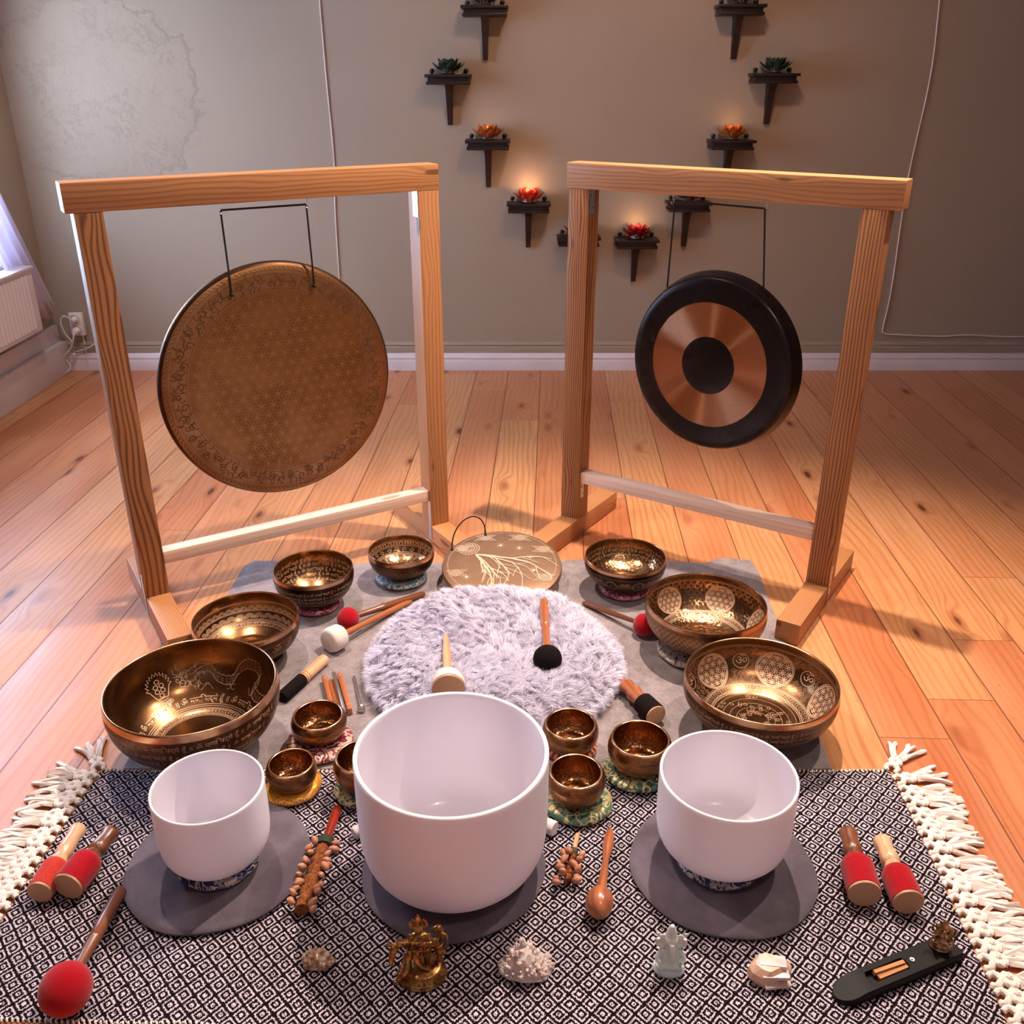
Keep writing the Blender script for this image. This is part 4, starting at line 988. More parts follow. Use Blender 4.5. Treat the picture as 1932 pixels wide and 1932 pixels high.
# B6 flower circles
Rr = .169; t, So, Si = bowl('golden singing bowl with two flower-of-life circles inside, upper one of the right pair', .543, 2.280, Rr, .030, .130, JB, [mGo, mR, mB_], tilt=(0, 0)); span = 2*PI*Rr; Rf = Rr*.83
A = Art()
for i in (-2, -1, 0, 1, 2): A.flower((i+.5)*.150-.0, .074, .037, .0017, 2, n=20)
A.key(-.36, .36, .118, .130, 36, .0014); rings(A, (.115, .133, .137), .76, .0013); rings(A, (.020, .024), span*.75, .0012)
finish(A, 'flower_engraving', EL, t, Si, R(92), Rf)
A = Art(); rs = random.Random(2)
for i in range(46):
    for j in range(8):
        x = -.36+i*.0158+.0079*(j % 2); y = .030+j*.0108
        if min(abs(((x/.150) % 1)-.5)*.150, 9)**2+(y-.074)**2 > .042**2: A.disc(x, y, .0034, 6)
finish(A, 'dot_engraving', ED, t, Si, R(92), Rf)
A = Art()
for i in range(44):
    for j in range(5):
        x = -.35+i*.016+.008*(j % 2); y = .034+j*.010; A.line([(x-.008, y), (x, y-.0095), (x+.008, y), (x, y+.0095)], .0012, True)
for x in (-.17, 0., .17): A.circ(x, .058, .022, .002, 30); A.spiral(x, .058, .014, .002)
finish(A, 'lattice_engraving', EL, t, So, R(-98), Rr)
# B7 flower circles with medallions, lattice
Rr = .187; t, So, Si = bowl('bronze singing bowl with lattice and flower-of-life engraving, behind the right crystal bowl', .609, 1.913, Rr, .030, .130, JB, [mO, mR, mI], .005, .012); span = 2*PI*Rr; Rf = Rr*.83
cs = [(i+.5)*.166 for i in (-2, -1, 0, 1)]; ms = [i*.166 for i in (-1, 0, 1)]
A = Art()
for x in cs: A.flower(x, .080, .043, .0019, 2, n=20)
for x in ms:
    A.circ(x, .066, .019, .0018, 30)
    V_, _ = text2d('\u0950'); wd_ = max(v[0] for v in V_)-min(v[0] for v in V_); text_flip(A, '\u0950', x-wd_*.034/2, .076, .034)
A.key(-.38, .38, .130, .144, 34, .0015); rings(A, (.127, .147, .151), .78, .0014); rings(A, (.020, .024), span*.75, .0012)
finish(A, 'flower_engraving', EL, t, Si, R(92), Rf)
A = Art(); g_ = .0165; rings(A, (.026, .1235), .80, .0010)
for i in range(50):
    for j in range(6):
        x = -.40+i*g_; y = .034+j*g_+(g_/2)*(i % 2)
        if all((x-c_)**2+(y-.080)**2 > .052**2 for c_ in cs) and all((x-c_)**2+(y-.066)**2 > .026**2 for c_ in ms) and y < .122:
            A.line([(x-.0082, y), (x, y-.0082), (x+.0082, y), (x, y+.0082)], .0011, True); A.circ(x, y, .0034, .0009, 8)
finish(A, 'lattice_engraving', ES, t, Si, R(92), Rf)
A = Art(); rs = random.Random(4)
for k in range(5): A.circ(0, 0, .03+.017*k, .001, 40)
for k in range(70):
    a = rs.uniform(0, 6.28); r_ = rs.uniform(.02, .095); A.spiral(r_*math.cos(a), r_*math.sin(a), .007, .0013, a, 1.1)
A.out('floor_mandala', ES, t, lambda x, y: (x, y, .0078+max(0, (math.hypot(x, y)-.06))*.10))
for k, (y, sz) in enumerate(((.036, .012), (.052, .012), (.068, .011), (.083, .010))): script_ring(t, So, FT, Rr*(.98-.03*k), y, sz, span*.6, ES)

# small hammered copper bowls
sm_in, sm_out = MT['small_in'], MT['small_out']
for lab, X, Y, Rr, H in (('small hammered copper bowl on the floral cushion, beside the wooden chime', -.470, 1.862, .064, .062), ('small hammered copper bowl on the gold cushion, by the left crystal bowl', -.500, 1.689, .0545, .060),
        ('small hammered copper bowl half hidden behind the left rim of the big crystal bowl', -.338, 1.690, .0625, .078), ('small hammered copper bowl on the striped red cushion, touching the fur', .140, 1.822, .064, .067),
        ('small hammered copper bowl on the sage green cushion, lowest right of the crystal bowl', .142, 1.646, .062, .073), ('small hammered copper bowl beside the rim of the right crystal bowl', .297, 1.751, .071, .080)):
    t, So, Si = bowl(lab, X, Y, Rr, .0275, H, SMB, [sm_out, mR, sm_in], .0055, .001, grp='small hammered copper bowls', seg=72)
    A = Art(); rings(A, (H*.22, H*.27, H*.32), 2*PI*Rr, .0008); finish(A, 'rim_grooves', mR, t, So, FT, Rr)

# ------------------------------------------------------------------ crystal bowls
CRP = [(0, .36), (.018, .56), (.06, .755), (.125, .87), (.215, .95), (.34, .988), (.55, 1.0), (1, 1.0)]
def crystal_bowl(label, X, Y, Rr, Z0, H, th, tilt=(0, 0)):
    t = thing('crystal_singing_bowl', label, 'crystal singing bowl', (X, Y, Z0), (tilt[0], tilt[1], 0))
    o = spl([(r*Rr, z*H) for z, r in CRP], 8); outer = [(0, 0)]+o
    o2 = spl([(r*(Rr-th), th+z*(H-th)) for z, r in CRP], 8)
    inner = list(reversed(o2))+[(0, th)]
    pr = outer+[(Rr-th*.15, H+th*.25), (Rr-th*.5, H+th*.4), (Rr-th*.85, H+th*.25)]+inner
    V, F, idx = lathe(pr, 128); no = len(outer)
    mk('body', V, F, [MT['quartz'], MT['quartz_in']], t, smooth=180, midx=[0 if k < no+2 else 1 for k in idx])
    return t
crystal_bowl('white frosted crystal bowl on a blue cushion, front left', -.607, 1.469, .111, .036, .178, .005)
crystal_bowl('largest white frosted crystal bowl, front centre before the fur cushion', -.118, 1.463, .190, .0185, .288, .009)
crystal_bowl('medium white frosted crystal bowl on a blue cushion, front right', .434, 1.487, .137, .036, .193, .006)

# ------------------------------------------------------------------ fur cushion
FC = Vector((-.050, 2.185, 0)); FR = .335
def fur_h(r, a):   # height of the plush body top
    q = r/FR; h_ = .104*(1-max(0, (q-.62)/.38)**2.8*.80) if q > .62 else .104
    h_ -= .040*math.exp(-(q/.30)**2)+.016*math.exp(-((q-.50)/.08)**2)*(.6+.4*math.sin(2*a+1))
    h_ += .007*math.sin(3*a+.8)*math.sin(PI*min(q, 1))+.004*math.sin(5*a+q*4)
    h_ -= .034*math.exp(-(((q-.66)/.12)**2))*max(0, math.cos(a-R(172)))**8
    return h_
ft = thing('fur_cushion', 'round fluffy white-grey fur cushion in the middle of the felt mat', 'cushion', (FC.x, FC.y, OZ))
V = []; F = []; nr_, na = 26, 72; V.append((0, 0, fur_h(0, 0)))
for j in range(1, nr_+1):
    for i in range(na):
        a = 2*PI*i/na; r = FR*j/nr_; V.append((r*math.cos(a), r*math.sin(a), fur_h(r, a)))
for k, (q, zz) in enumerate(((1.03, .012+.0), (1.02, .004), (.9, 0), (0, 0))):
    if q == 0: V.append((0, 0, 0))
    else:
        for i in range(na): a = 2*PI*i/na; V.append((FR*q*math.cos(a), FR*q*math.sin(a), zz))
rows = [[0]]+[[1+j*na+i for i in range(na)] for j in range(nr_+3)]+[[1+(nr_+3)*na]]
for A_, B_ in zip(rows[:-1], rows[1:]):
    for i in range(na):
        j = (i+1) % na
        if len(A_) == 1: F.append((A_[0], B_[i], B_[j]))
        elif len(B_) == 1: F.append((A_[i], B_[0], A_[j]))
        else: F.append((A_[i], B_[i], B_[j], A_[j]))
mk('cushion_body', V, F, MT['cushion_cloth'], ft, smooth=180)
def fur():
    n = 120000; q = np.sqrt(rng.random(n))*1.0; a = rng.random(n)*2*np.pi; side = rng.random(n) < .16
    r = q*FR
    H = np.array([fur_h(rr_, aa) for rr_, aa in zip(r, a)])
    r = np.where(side, FR*1.0, r); H = np.where(side, rng.random(n)*.03+.006, H)
    x = r*np.cos(a); y = r*np.sin(a)
    # clumped flow field
    def fld(x, y, s, o): return np.sin(x*s+o)*np.cos(y*s*1.13+o*2.1)+np.sin((x+y)*s*.7+o*3)
    ang = fld(x, y, 38, 1.)*1.1+fld(x, y, 90, 2.)*.7
    # attract to clump centres
    m = 1500; cxs = (rng.random(m)*2-1)*FR; cys = (rng.random(m)*2-1)*FR
    gx = np.round(x/.017).astype(int); gy = np.round(y/.017).astype(int)
    hsh = np.sin(gx*12.9898+gy*78.233)*43758.5453; j1 = hsh-np.floor(hsh); hsh2 = np.sin(gx*39.3+gy*11.7)*24634.6; j2 = hsh2-np.floor(hsh2)
    ccx = (gx+j1-.5)*.017; ccy = (gy+j2-.5)*.017
    ca_ = (j1*2*np.pi)*.55+a*1.0+ang*.6+rng.normal(size=n)*.25
    L = .020+.013*rng.random(n)+.004*np.sin(x*40)
    qq = np.clip(r/FR, 0, 1)
    dx = np.cos(ca_)*.75+(ccx-x)/.017*.30; dy = np.sin(ca_)*.75+(ccy-y)/.017*.30
    dx += np.cos(a)*qq*.5; dy += np.sin(a)*qq*.5; dz = .95-.55*qq**3+rng.random(n)*.45
    dz = np.where(side, .12+rng.random(n)*.4, dz); dx = np.where(side, np.cos(a)+.3*np.cos(ca_), dx); dy = np.where(side, np.sin(a)+.3*np.sin(ca_), dy)
    D = np.stack([dx, dy, dz], 1); D /= np.linalg.norm(D, axis=1)[:, None]
    B = np.stack([x, y, H], 1); Lc = L[:, None]
    droop = np.stack([np.zeros(n), np.zeros(n), -np.ones(n)], 1)
    P1 = B+D*Lc*.5; P2 = B+D*Lc*.95+droop*Lc*.16+np.stack([np.cos(ca_), np.sin(ca_), 0*ca_], 1)*Lc*.14
    P2[:, 2] = np.maximum(P2[:, 2], .002)
    W_ = np.cross(D, rng.normal(size=(n, 3))); W_ /= np.linalg.norm(W_, axis=1)[:, None]; ww = (.0005+.0004*rng.random(n))[:, None]
    Vt = np.stack([B-W_*ww, B+W_*ww, P1+W_*ww*.9, P1-W_*ww*.9, P2], 1).reshape(-1, 3)
    me = bpy.data.meshes.new('fur'); me.vertices.add(5*n); me.vertices.foreach_set('co', Vt.ravel())
    k = np.arange(n)[:, None]*5; loops = np.concatenate([k+[[0, 1, 2, 3]], k+[[3, 2, 4]]], 1).ravel()
    me.loops.add(7*n); me.loops.foreach_set('vertex_index', loops)
    me.polygons.add(2*n); st = np.empty(2*n, int); st[0::2] = np.arange(n)*7; st[1::2] = np.arange(n)*7+4; me.polygons.foreach_set('loop_start', st)
    me.update(); me.validate(); me.materials.append(MT['fur'])
    o = bpy.data.objects.new('fur', me); COL.objects.link(o); o.parent = ft; o['kind'] = 'stuff'
fur()

# ------------------------------------------------------------------ small round gong on the floor
cushion('round_pad', -.032, 2.695, .152, OZ, .050, MT['black_felt'], 'black round pad under the small engraved gong on the felt mat')
gt = thing('flat_gong', 'small round bronze gong with engraved tree lying on a black pad behind the fur cushion', 'gong', (-.032, 2.652, .0615+.018), (R(8), 0, 0)); r = .192
MB().lathe([(0, .006), (r*.6, .005), (r*.93, .002), (r*.985, -.002), (r, -.010), (r*.995, -.022), (r*.98, -.022), (r*.97, -.008), (0, -.004)], 96).out('disc', MT['small_gong'], gt)
def sg(x, y): return (x, y, .0012+float(np.interp(math.hypot(x, y)/r, [0, .6, .93, 1], [.0065, .0055, .0025, -.004])))
A = Art(); rs = random.Random(9)
cx_, cy_ = -.108, .078
for k in range(4): A.circ(cx_, cy_, .010+.008*k, .0020, 24)
for k in range(16): A.line([(cx_+.012*math.cos(k*PI/8), cy_+.012*math.sin(k*PI/8)), (cx_+.034*math.cos(k*PI/8), cy_+.034*math.sin(k*PI/8))], .001)
def branch(x, y, a, L, w, d):
    pts = [(x, y)]; aa = a
    for i in range(6): aa += rs.uniform(-.16, .16); pts.append((pts[-1][0]+L/6*math.cos(aa), pts[-1][1]+L/6*math.sin(aa)))
    b0 = len(A.V); A.line(pts, w, step=.01)
    if d > 0:
        for k in range(3): i = 2+k*2; i = min(i, 6); branch(pts[i][0], pts[i][1], aa+rs.uniform(.25, .6)*(1 if k % 2 else -1), L*.62, w*.6, d-1)
for a0, L, w_ in ((-.12, .17, .007), (-.35, .13, .005), (-1.15, .11, .007), (-.85, .12, .005)): branch(-.085, .045, a0, L, w_, 2)
for (x, y) in ((-.005, .095), (.055, .080), (-.11, -.075), (.09, .03), (.1, -.04)):
    A.disc(x, y, .006, 10)
    for k in range(8): A.line([(x+.009*math.cos(k*PI/4), y+.009*math.sin(k*PI/4)), (x+.014*math.cos(k*PI/4), y+.014*math.sin(k*PI/4))], .0016)
for ang in (148, 112, 68, 30, 200, 330, 292):   # little net patches along the rim
    a = R(ang); px_, py_ = r*.80*math.cos(a), r*.80*math.sin(a)
    for k in range(5):
        o_ = (k-2)*.009
        A.line([(px_+o_-.018, py_-.018), (px_+o_+.018, py_+.018)], .0019); A.line([(px_+o_-.018, py_+.018), (px_+o_+.018, py_-.018)], .0019)
A.circ(0, 0, r*.90, .0010, 90)
A.V = [v if math.hypot(*v) < r*.93 else (v[0]*r*.93/math.hypot(*v), v[1]*r*.93/math.hypot(*v)) for v in A.V]
A.out('tree_engraving', MT['small_gong_line'], gt, sg)
pa, pb = (-.163, .072), (-.056, .158)
pth = []
for i in range(21):
    u = i/20; a = PI*u; mx_, my_ = (pa[0]+pb[0])/2, (pa[1]+pb[1])/2; hx, hy = (pb[0]-pa[0])/2, (pb[1]-pa[1])/2
    pth.append((mx_-hx*math.cos(a), my_-hy*math.cos(a), .004+.098*math.sin(a)**.85))
b = MB(); b.tube(pth, .0022, 8); b.ell((pa[0], pa[1], .005), .005); b.ell((pb[0], pb[1], .005), .005); b.out('cord_loop', MT['cord'], gt)

# ------------------------------------------------------------------ mallets and strikers
def lying(name, label, cat, p0, p1, parts, group=None, roll=0):
    t = thing(name, label, cat, p0, quat=xq(p0, p1, roll), group=group); L = (Vector(p1)-Vector(p0)).length
    for nm, mat, prof, *sm_ in parts:
        pr = [(rad, (x_ if x_ >= 0 else L+x_) if not isinstance(x_, str) else L+float(x_)) for x_, rad in prof]
        M = Matrix.Rotation(R(90), 4, 'Y')
        V, F, _ = lathe([(0, pr[0][1])]+pr+[(0, pr[-1][1])], 28)
        V = [M @ Vector(v) for v in V]; mk(nm, V, F, mat, t, smooth=sm_[0] if sm_ else 45)
    return t, L
def ballp(c, rx, rr_, n=12):   # ellipsoid profile centred at x=c (string offsets measured from the head end)
    return [(str(c-rx*math.cos(PI*i/n)), max(rr_*math.sin(PI*i/n), .0004)) for i in range(n+1)]
FZ = OZ
# behind the fur, left: red ball and cream felt
p0, p1 = P(800, 1120, FZ+.008), P(657, 1167, FZ+.034)
lying('gong_mallet', 'mallet with a small round red ball head lying left of the fur cushion', 'mallet', p0, p1, [('handle', MT['handle_brown'], [(0, .007), (.01, .0095), (.15, .0108), (.156, .013), (.165, .010), ('-.02', .0085)]), ('head', MT['red_felt'], ballp(0, .033, .034), 180)], 'gong mallets around the fur')
p0, p1 = P(775, 1134, FZ+.006), P(632, 1204, FZ+.037)
lying('gong_mallet', 'mallet with a cream white felt drum-shaped head left of the fur cushion', 'mallet', p0, p1, [('handle', MT['handle_orange'], [(0, .006), (.01, .008), (.1, .0095), ('-.02', .008)]), ('head', MT['white_felt'], [('-.026', .022), ('-.024', .031), ('-.016', .036), ('.012', .037), ('.024', .034), ('.028', .026)], 180)], 'gong mallets around the fur')
p0, p1 = P(1100, 1137, FZ+.007), P(1216, 1179, FZ+.034)
lying('gong_mallet', 'mallet with a round red ball head touching the upper right engraved bowl', 'mallet', p0, p1, [('handle', MT['handle_brown'], [(0, .004), (.008, .0075), (.1, .0085), ('-.02', .0065)]), ('head', MT['red_felt'], ballp(0, .033, .034), 180)], 'gong mallets around the fur')
# on the fur
p0, p1 = P(1026, 1134, .128), P(1033, 1243, .124)
lying('gong_mallet', 'mallet with a turned wood handle and black felt ball head lying on the fur', 'mallet', p0, p1, [('handle', MT['handle_orange'], [(0, .007), (.004, .012), (.012, .013), (.02, .011), (.05, .0125), (.11, .012), (.125, .010), (.13, .013), (.137, .010), ('-.015', .010)]), ('head', MT['black_felt'], ballp(0, .034, .038), 180)], 'mallets resting on the fur')
p0, p1 = P(841, 1196, .118), P(846, 1300, .128)
lying('gong_mallet', 'mallet with a white wrapped head and wooden end resting on the fur', 'mallet', p0, p1, [('handle', MT['handle_pale'], [(0, .003), (.02, .008), (.06, .0085), (.09, .011), ('-.03', .012)]), ('head_wrap', MT['white_felt'], [('-.048', .026), ('-.044', .036), ('-.03', .041), ('-.004', .042)], 60), ('wood_end', MT['endgrain'], [('-.004', .0405), ('.002', .0405), ('.003', .039)])], 'mallets resting on the fur')
# strikers on the felt
p0, p1 = P(613, 1243, FZ+.0155), P(532, 1316, FZ+.0165)
lying('bowl_striker', 'pale wooden striker with a black leather grip end beside the largest bowl', 'striker', p0, p1, [('wood_shaft', MT['handle_pale'], [(0, .013), (.002, .0155), (.088, .0155), (.090, .013), (.093, .0165), (.099, .0165), (.101, .013), (.104, .0165), (.110, .0165), (.112, .013), ('-.09', .0155)]), ('leather_sleeve', MT['black_felt'], [('-.092', .015), ('-.09', .0175), ('-.004', .0175), ('0.0', .015)])])
p0, p1 = P(1172, 1284, FZ+.0285), P(1238, 1351, FZ+.0302)
lying('bowl_mallet', 'carved reddish wooden mallet with a black felt barrel below the fur cushion', 'mallet', p0, p1, [('handle', MT['handle_orange'], [(0, .004), (.01, .012), (.03, .021), (.05, .017), (.065, .023), (.08, .019), ('-.06', .020)]), ('felt_barrel', MT['black_felt'], [('-.066', .022), ('-.062', .028), ('-.01', .030), ('-.004', .029)]), ('wood_end', MT['endgrain'], [('-.004', .0275), ('0.0', .0275), ('.001', .026)])])
# suede mallets, left and right of the rug
def suede(label, tail, end, rt_, rh, hm, sm_mat, hl=.075):
    z = .0062; p0, p1 = P(tail[0], tail[1], z+rh*.985), P(end[0], end[1], z+rh+.0005); L = (p1-p0).length
    hx = L-hl
    lying('suede_mallet', label, 'mallet', p0, p1, [('handle', hm, [(0, rt_*.75), (.003, rt_*1.0), (hx*.14, rt_*1.12), (hx*.3, rt_*.92), (hx*.55, rt_*1.06), (hx*.72, rt_*1.12), (hx*.8, rt_*.86), (hx*.95, rt_*1.15), (hx+.005, rt_*1.3)]),
        ('suede_sleeve', sm_mat, [(hx-.001, rh*.62), (hx+.002, rh*.82), (hx+.010, rh*.97), (hx+.02, rh), (L-.003, rh)]), ('wood_end', MT['endgrain'], [(L-.003, rh*.965), (L, rh*.965), (L+.002, rh*.93)])], 'suede mallets laid out on the rug')
suede('leftmost short mallet with a faded orange-red suede head and pale handle', (150, 1560), (75, 1683), .0155, .0265, MT['handle_pale'], MT['orange_suede'])
suede('short mallet with a bright red suede head and brown handle, second from the left edge', (213, 1566), (128, 1672), .0170, .0325, MT['handle_brown'], MT['red_suede'])
suede('short red suede mallet with a brown handle, left one of the right pair', (1599, 1567), (1631, 1686), .0175, .0335, MT['handle_brown'], MT['red_suede'], .085)
suede('short red suede mallet with a pale handle, right one of the right pair', (1662, 1583), (1714, 1702), .0175, .0315, MT['handle_pale'], MT['red_suede'], .08)
p0, p1 = P(229, 1679, .0062+.012), P(124, 1866, .0062+.0445)
lying('gong_mallet', 'large mallet with an egg-shaped red felt head at the front left of the rug', 'mallet', p0, p1, [('handle', MT['handle_brown'], [(0, .010), (.004, .0125), (.10, .0125), (.13, .0118), (.132, .0135), (.137, .0118), (.2, .0098), ('-.03', .0085)]), ('head', MT['red_felt'], ballp(0, .047, .0445), 180)])
# white wrapped wands
p0, p1 = P(985, 1537, .0062+.015), P(1047, 1564, .0062+.017)
lying('crystal_wand', 'white suede crystal bowl wand sticking out right of the large crystal bowl', 'wand', p0, p1, [('sleeve', MT['white_suede'], [(0, .0155), ('-.002', .0165), ('0.0', .015)])])
p0, p1 = P(716, 1548, .0062+.014), P(667, 1573, .0062+.0145)
lying('crystal_wand', 'white suede crystal bowl wand sticking out left of the large crystal bowl', 'wand', p0, p1, [('sleeve', MT['white_suede'], [(0, .0135), ('-.004', .014), ('0.0', .011)])])
# maraca
p0, p1 = P(1152, 1562, .0062+.011), P(1131, 1702, .0062+.0275)
lying('maraca', 'small polished wooden maraca between the crystal bowls', 'maraca', p0, p1, [('handle', MT['handle_orange'], [(0, .002), (.008, .006), (.03, .0105), (.05, .0118), (.07, .0095), (.10, .0062), (.135, .0075), ('-.036', .0105), ('-.034', .013), ('-.030', .011)]), ('shell', MT['handle_orange'], ballp(-.0, .036, .0275), 180)])
# metal rod beater and chime
p0, p1 = P(668, 1276, FZ+.0045), P(682, 1338, FZ+.009)
lying('chime_beater', 'thin metal beater rod with a knob lying left of the fur cushion', 'beater', p0, p1, [('rod', MT['steel'], [(0, .003), (.002, .0038), ('-.006', .0038)]), ('knob', MT['steel'], [('-.010', .006), ('-.008', .0095), ('-.004', .007), ('-.001', .0095), ('.004', .0095), ('.007', .006)])])
p0, p1 = P(627, 1283, FZ+.0005), P(646, 1352, FZ+.0005); L = (p1-p0).length
ct = thing('bar_chime', 'small wooden bar chime with a metal tube beside the little copper bowl', 'chime', p0, quat=xq(p0, p1))
for y0 in (-.021, .020): MB().box(0, L, y0-.0065, y0+.0065, 0, .020, .0012).out('side_bar', MT['handle_orange'], ct)
MB().box(.008, L*.8, -.012, .003, 0, .009, .001).out('base_bar', MT['handle_orange'], ct)
for x_ in (.012, L-.02):
    for y0 in (-.021, .020): MB().lathe([(0, .0008), (.003, .0008), (.003, 0)], 10, T_((x_, y0, .020))).out('peg', MT['endgrain'], ct)
M = T_((-.006, .006, .0175)) @ Matrix.Rotation(R(90), 4, 'Y'); MB().lathe([(0, 0), (.0052, 0), (.0055, .002), (.0055, L+.006), (.0052, L+.008), (0, L+.008)], 20, M).out('chime_tube', MT['steel'], ct)
# nut rattles
def rattle(label, p0, p1, sl_, sr_, smat, n, wr, nl, cuff):
    t = thing('nut_rattle', label, 'rattle', p0, quat=xq(p0, p1)); L = (Vector(p1)-Vector(p0)).length
    V, F, _ = lathe([(0, 0), (sr_*.8, 0), (sr_, .003), (sr_*.95, sl_*.6), (sr_*.8, sl_+.01), (0, sl_+.012)], 20)
    mk('stick', [Matrix.Rotation(R(90), 4, 'Y') @ Vector(v) for v in V], F, smat, t)
    b = MB(); core = [(sl_, 0, .002), (sl_+(L-sl_)*.5, .002, .002), (L-.01, 0, 0)]
    pth = [(sl_+(L-.012-sl_)*i/20, .0015*math.sin(i*1.9), .002) for i in range(21)]
    b.tube(pth, [wr*(.9+.15*math.sin(i*2.2)) for i in range(21)], 12); b.out('braided_core', MT['braid'], t)
    MB().tube([(sl_-.004, 0, .0), (sl_+.016, 0, .001)], wr*1.12, 16).out('cord_wrap', cuff, t)
    bs = MB(); bs.lathe([(0, -.0105), (.0035, -.009), (.0068, -.003), (.0072, .002), (.005, .008), (.002, .0115), (0, .0125)], 14)
    nut = None; rs = random.Random(n)
    for i in range(n):
        u = min(.97, max(0, (i+rs.uniform(-1.2, 1.2))/n)); x_ = sl_+.008+(L-sl_-.004)*u; a = (PI/2 if i % 2 else -PI/2)+rs.uniform(-.75, .75)*(1.5 if i % 5 == 0 else 1); rad = wr+.005+rs.uniform(0, .009)
        y_ = rad*math.sin(a); z_ = rad*abs(math.cos(a))*.85+.001
        q = (rs.uniform(-.6, .6), rs.uniform(.4, 2.2), a+rs.uniform(-.5, .5)); sc = nl*rs.uniform(.85, 1.1)
        if nut is None: nut = bs.out('nut_shell', MT['shell'], t, loc=(x_, y_, z_), rot=q); nut.scale = (sc, sc, sc)
        else: dup(nut, t, (x_, y_, z_), q, (sc, sc, sc))
rattle('nut shell rattle with a long red lacquered stick between the left and middle crystal bowls', P(637, 1524, .0062+.013), P(566, 1727, .0062+.016), .105, .0105, MT['handle_red'], 26, .0165, 1.0, MT['cuff'])
rattle('little nut shell rattle with a short pale stick left of the maraca', P(1090, 1574, .0062+.012), P(1068, 1672, .0062+.014), .052, .0055, MT['handle_pale'], 15, .008, 1.05, MT['cuff'])

# ------------------------------------------------------------------ figures, crystals, incense holder
def remesh(o, vs):
    m = o.modifiers.new('r', 'REMESH'); m.mode = 'VOXEL'; m.voxel_size = vs; m.use_smooth_shade = True; return o
RZ = .0056
bp = P(797, 1838, RZ); S = .150
ft_ = thing('brass_figurine', 'antique brass figurine of a crowned flute player with a cow', 'figurine', (bp.x, bp.y, RZ), (0, 0, R(4)))
def sc(p): return tuple(v*S for v in p)
b = MB(); fn = None
b.lathe([(0, 0), (.30*S, 0), (.305*S, .02*S), (.29*S, .04*S), (.295*S, .055*S), (.25*S, .12*S), (.225*S, .135*S), (.235*S, .15*S), (.21*S, .165*S), (0, .165*S)], 48, sx=1.0, sy=.86)
b.out('pedestal', MT['statue'], ft_)
b = MB()
for i in range(26):
    a = 2*PI*i/26; c_ = Vector((.268*S*math.cos(a), .268*S*.86*math.sin(a), .085*S)); b.ell(c_, (.020*S, .010*S, .036*S), Quaternion((0, 0, 1), a+PI/2) @ Quaternion((1, 0, 0), R(30)), 8, 6)
b.out('lotus_petals', MT['statue'], ft_)
b = MB()
def el(c_, r_, q=None): b.ell(sc(c_), tuple(v*S for v in r_), q, 14, 10)
def tb(pth, rad): 
    pp = spl([sc(p) for p in pth], 4); n_ = len(pp); rd = [float(np.interp(i/(n_-1), np.linspace(0, 1, len(rad)), rad))*S for i in range(n_)]; b.tube(pp, rd, 10)
tb([(.06, 0, .165), (.065, 0, .3), (.045, .0, .45)], (.034, .042, .056)); el((.06, -.03, .175), (.035, .06, .02))
tb([(-.02, 0, .47), (-.06, -.05, .34), (.0, -.08, .24), (.10, -.085, .18)], (.056, .042, .036, .026))
el((.01, 0, .47), (.095, .07, .07)); tb([(.01, 0, .46), (.0, 0, .56), (-.005, 0, .66)], (.075, .06, .085)); el((-.005, -.005, .67), (.105, .06, .05))
tb([(-.01, -.005, .69), (-.012, -.01, .75)], (.032, .030)); el((-.015, -.02, .80), (.062, .060, .072)); el((-.015, -.080, .80), (.010, .014, .014)); el((-.038, -.072, .815), (.014, .008, .006)); el((.008, -.072, .815), (.014, .008, .006)); el((-.015, -.076, .775), (.018, .008, .006))
tb([(-.095, 0, .68), (-.15, -.04, .60), (-.17, -.10, .67)], (.036, .032, .022)); tb([(.085, 0, .68), (.13, -.07, .60), (.0, -.13, .675)], (.036, .030, .020))
for x_ in (-.17, -.14, 0, .02): el((x_, -.115, .69), (.016, .018, .02))
b.ell(sc((-.07, .0, .8)), (.02*S, .015*S, .03*S)); b.ell(sc((.04, 0, .8)), (.02*S, .015*S, .03*S))
fb = remesh(b.out('body', MT['statue'], ft_), .0010)
b = MB(); b.lathe([(0, .82*S), (.062*S, .825*S), (.060*S, .85*S), (.048*S, .87*S), (.052*S, .885*S), (.036*S, .91*S), (.040*S, .925*S), (.026*S, .95*S), (.028*S, .965*S), (.012*S, .99*S), (.013*S, 1.0*S), (0, 1.02*S)], 20, T_((-.015*S, -.01*S, 0)))
for s_ in (-1, 1):
    for k in range(5): a = R(90-s_*(38+k*17)); b.ell(((-.015+.09*math.cos(a))*S, .004, (.80+.105*math.sin(a))*S), (.012*S, .01*S, .03*S), Quaternion((0, 1, 0), -(a-PI/2)), 8, 6)
b.out('crown', MT['statue'], ft_)
MB().tube([sc((-.26, -.135, .715)), sc((.06, -.125, .675))], .011*S, 10).out('flute', MT['statue'], ft_)
b = MB(); b.tube([sc((.1*math.cos(a)-.005, -.05+.02*math.sin(a*2)-.02, .63+.055*math.sin(a))) for a in [2*PI*i/24 for i in range(24)]], .010*S, 8, closed=True)
b.tube([sc((.10*math.cos(a), -.03+.07*math.sin(a), .50+.02*math.sin(3*a))) for a in [2*PI*i/30 for i in range(30)]], .014*S, 8, closed=True)
for k in range(14): b.ell(sc((-.09+.014*k, -.075, .44-.05*math.sin(PI*k/13))), .010*S, None, 8, 5)
b.out('jewellery', MT['statue'], ft_)
b = MB(); el((.10, .12, .38), (.15, .07, .10)); el((-.10, .10, .42), (.12, .06, .09)); tb([(-.14, .07, .46), (-.24, -.0, .55), (-.31, -.06, .56)], (.06, .045, .045))
tb([(-.30, -.06, .57), (-.34, -.11, .47), (-.355, -.14, .36)], (.052, .042, .026))
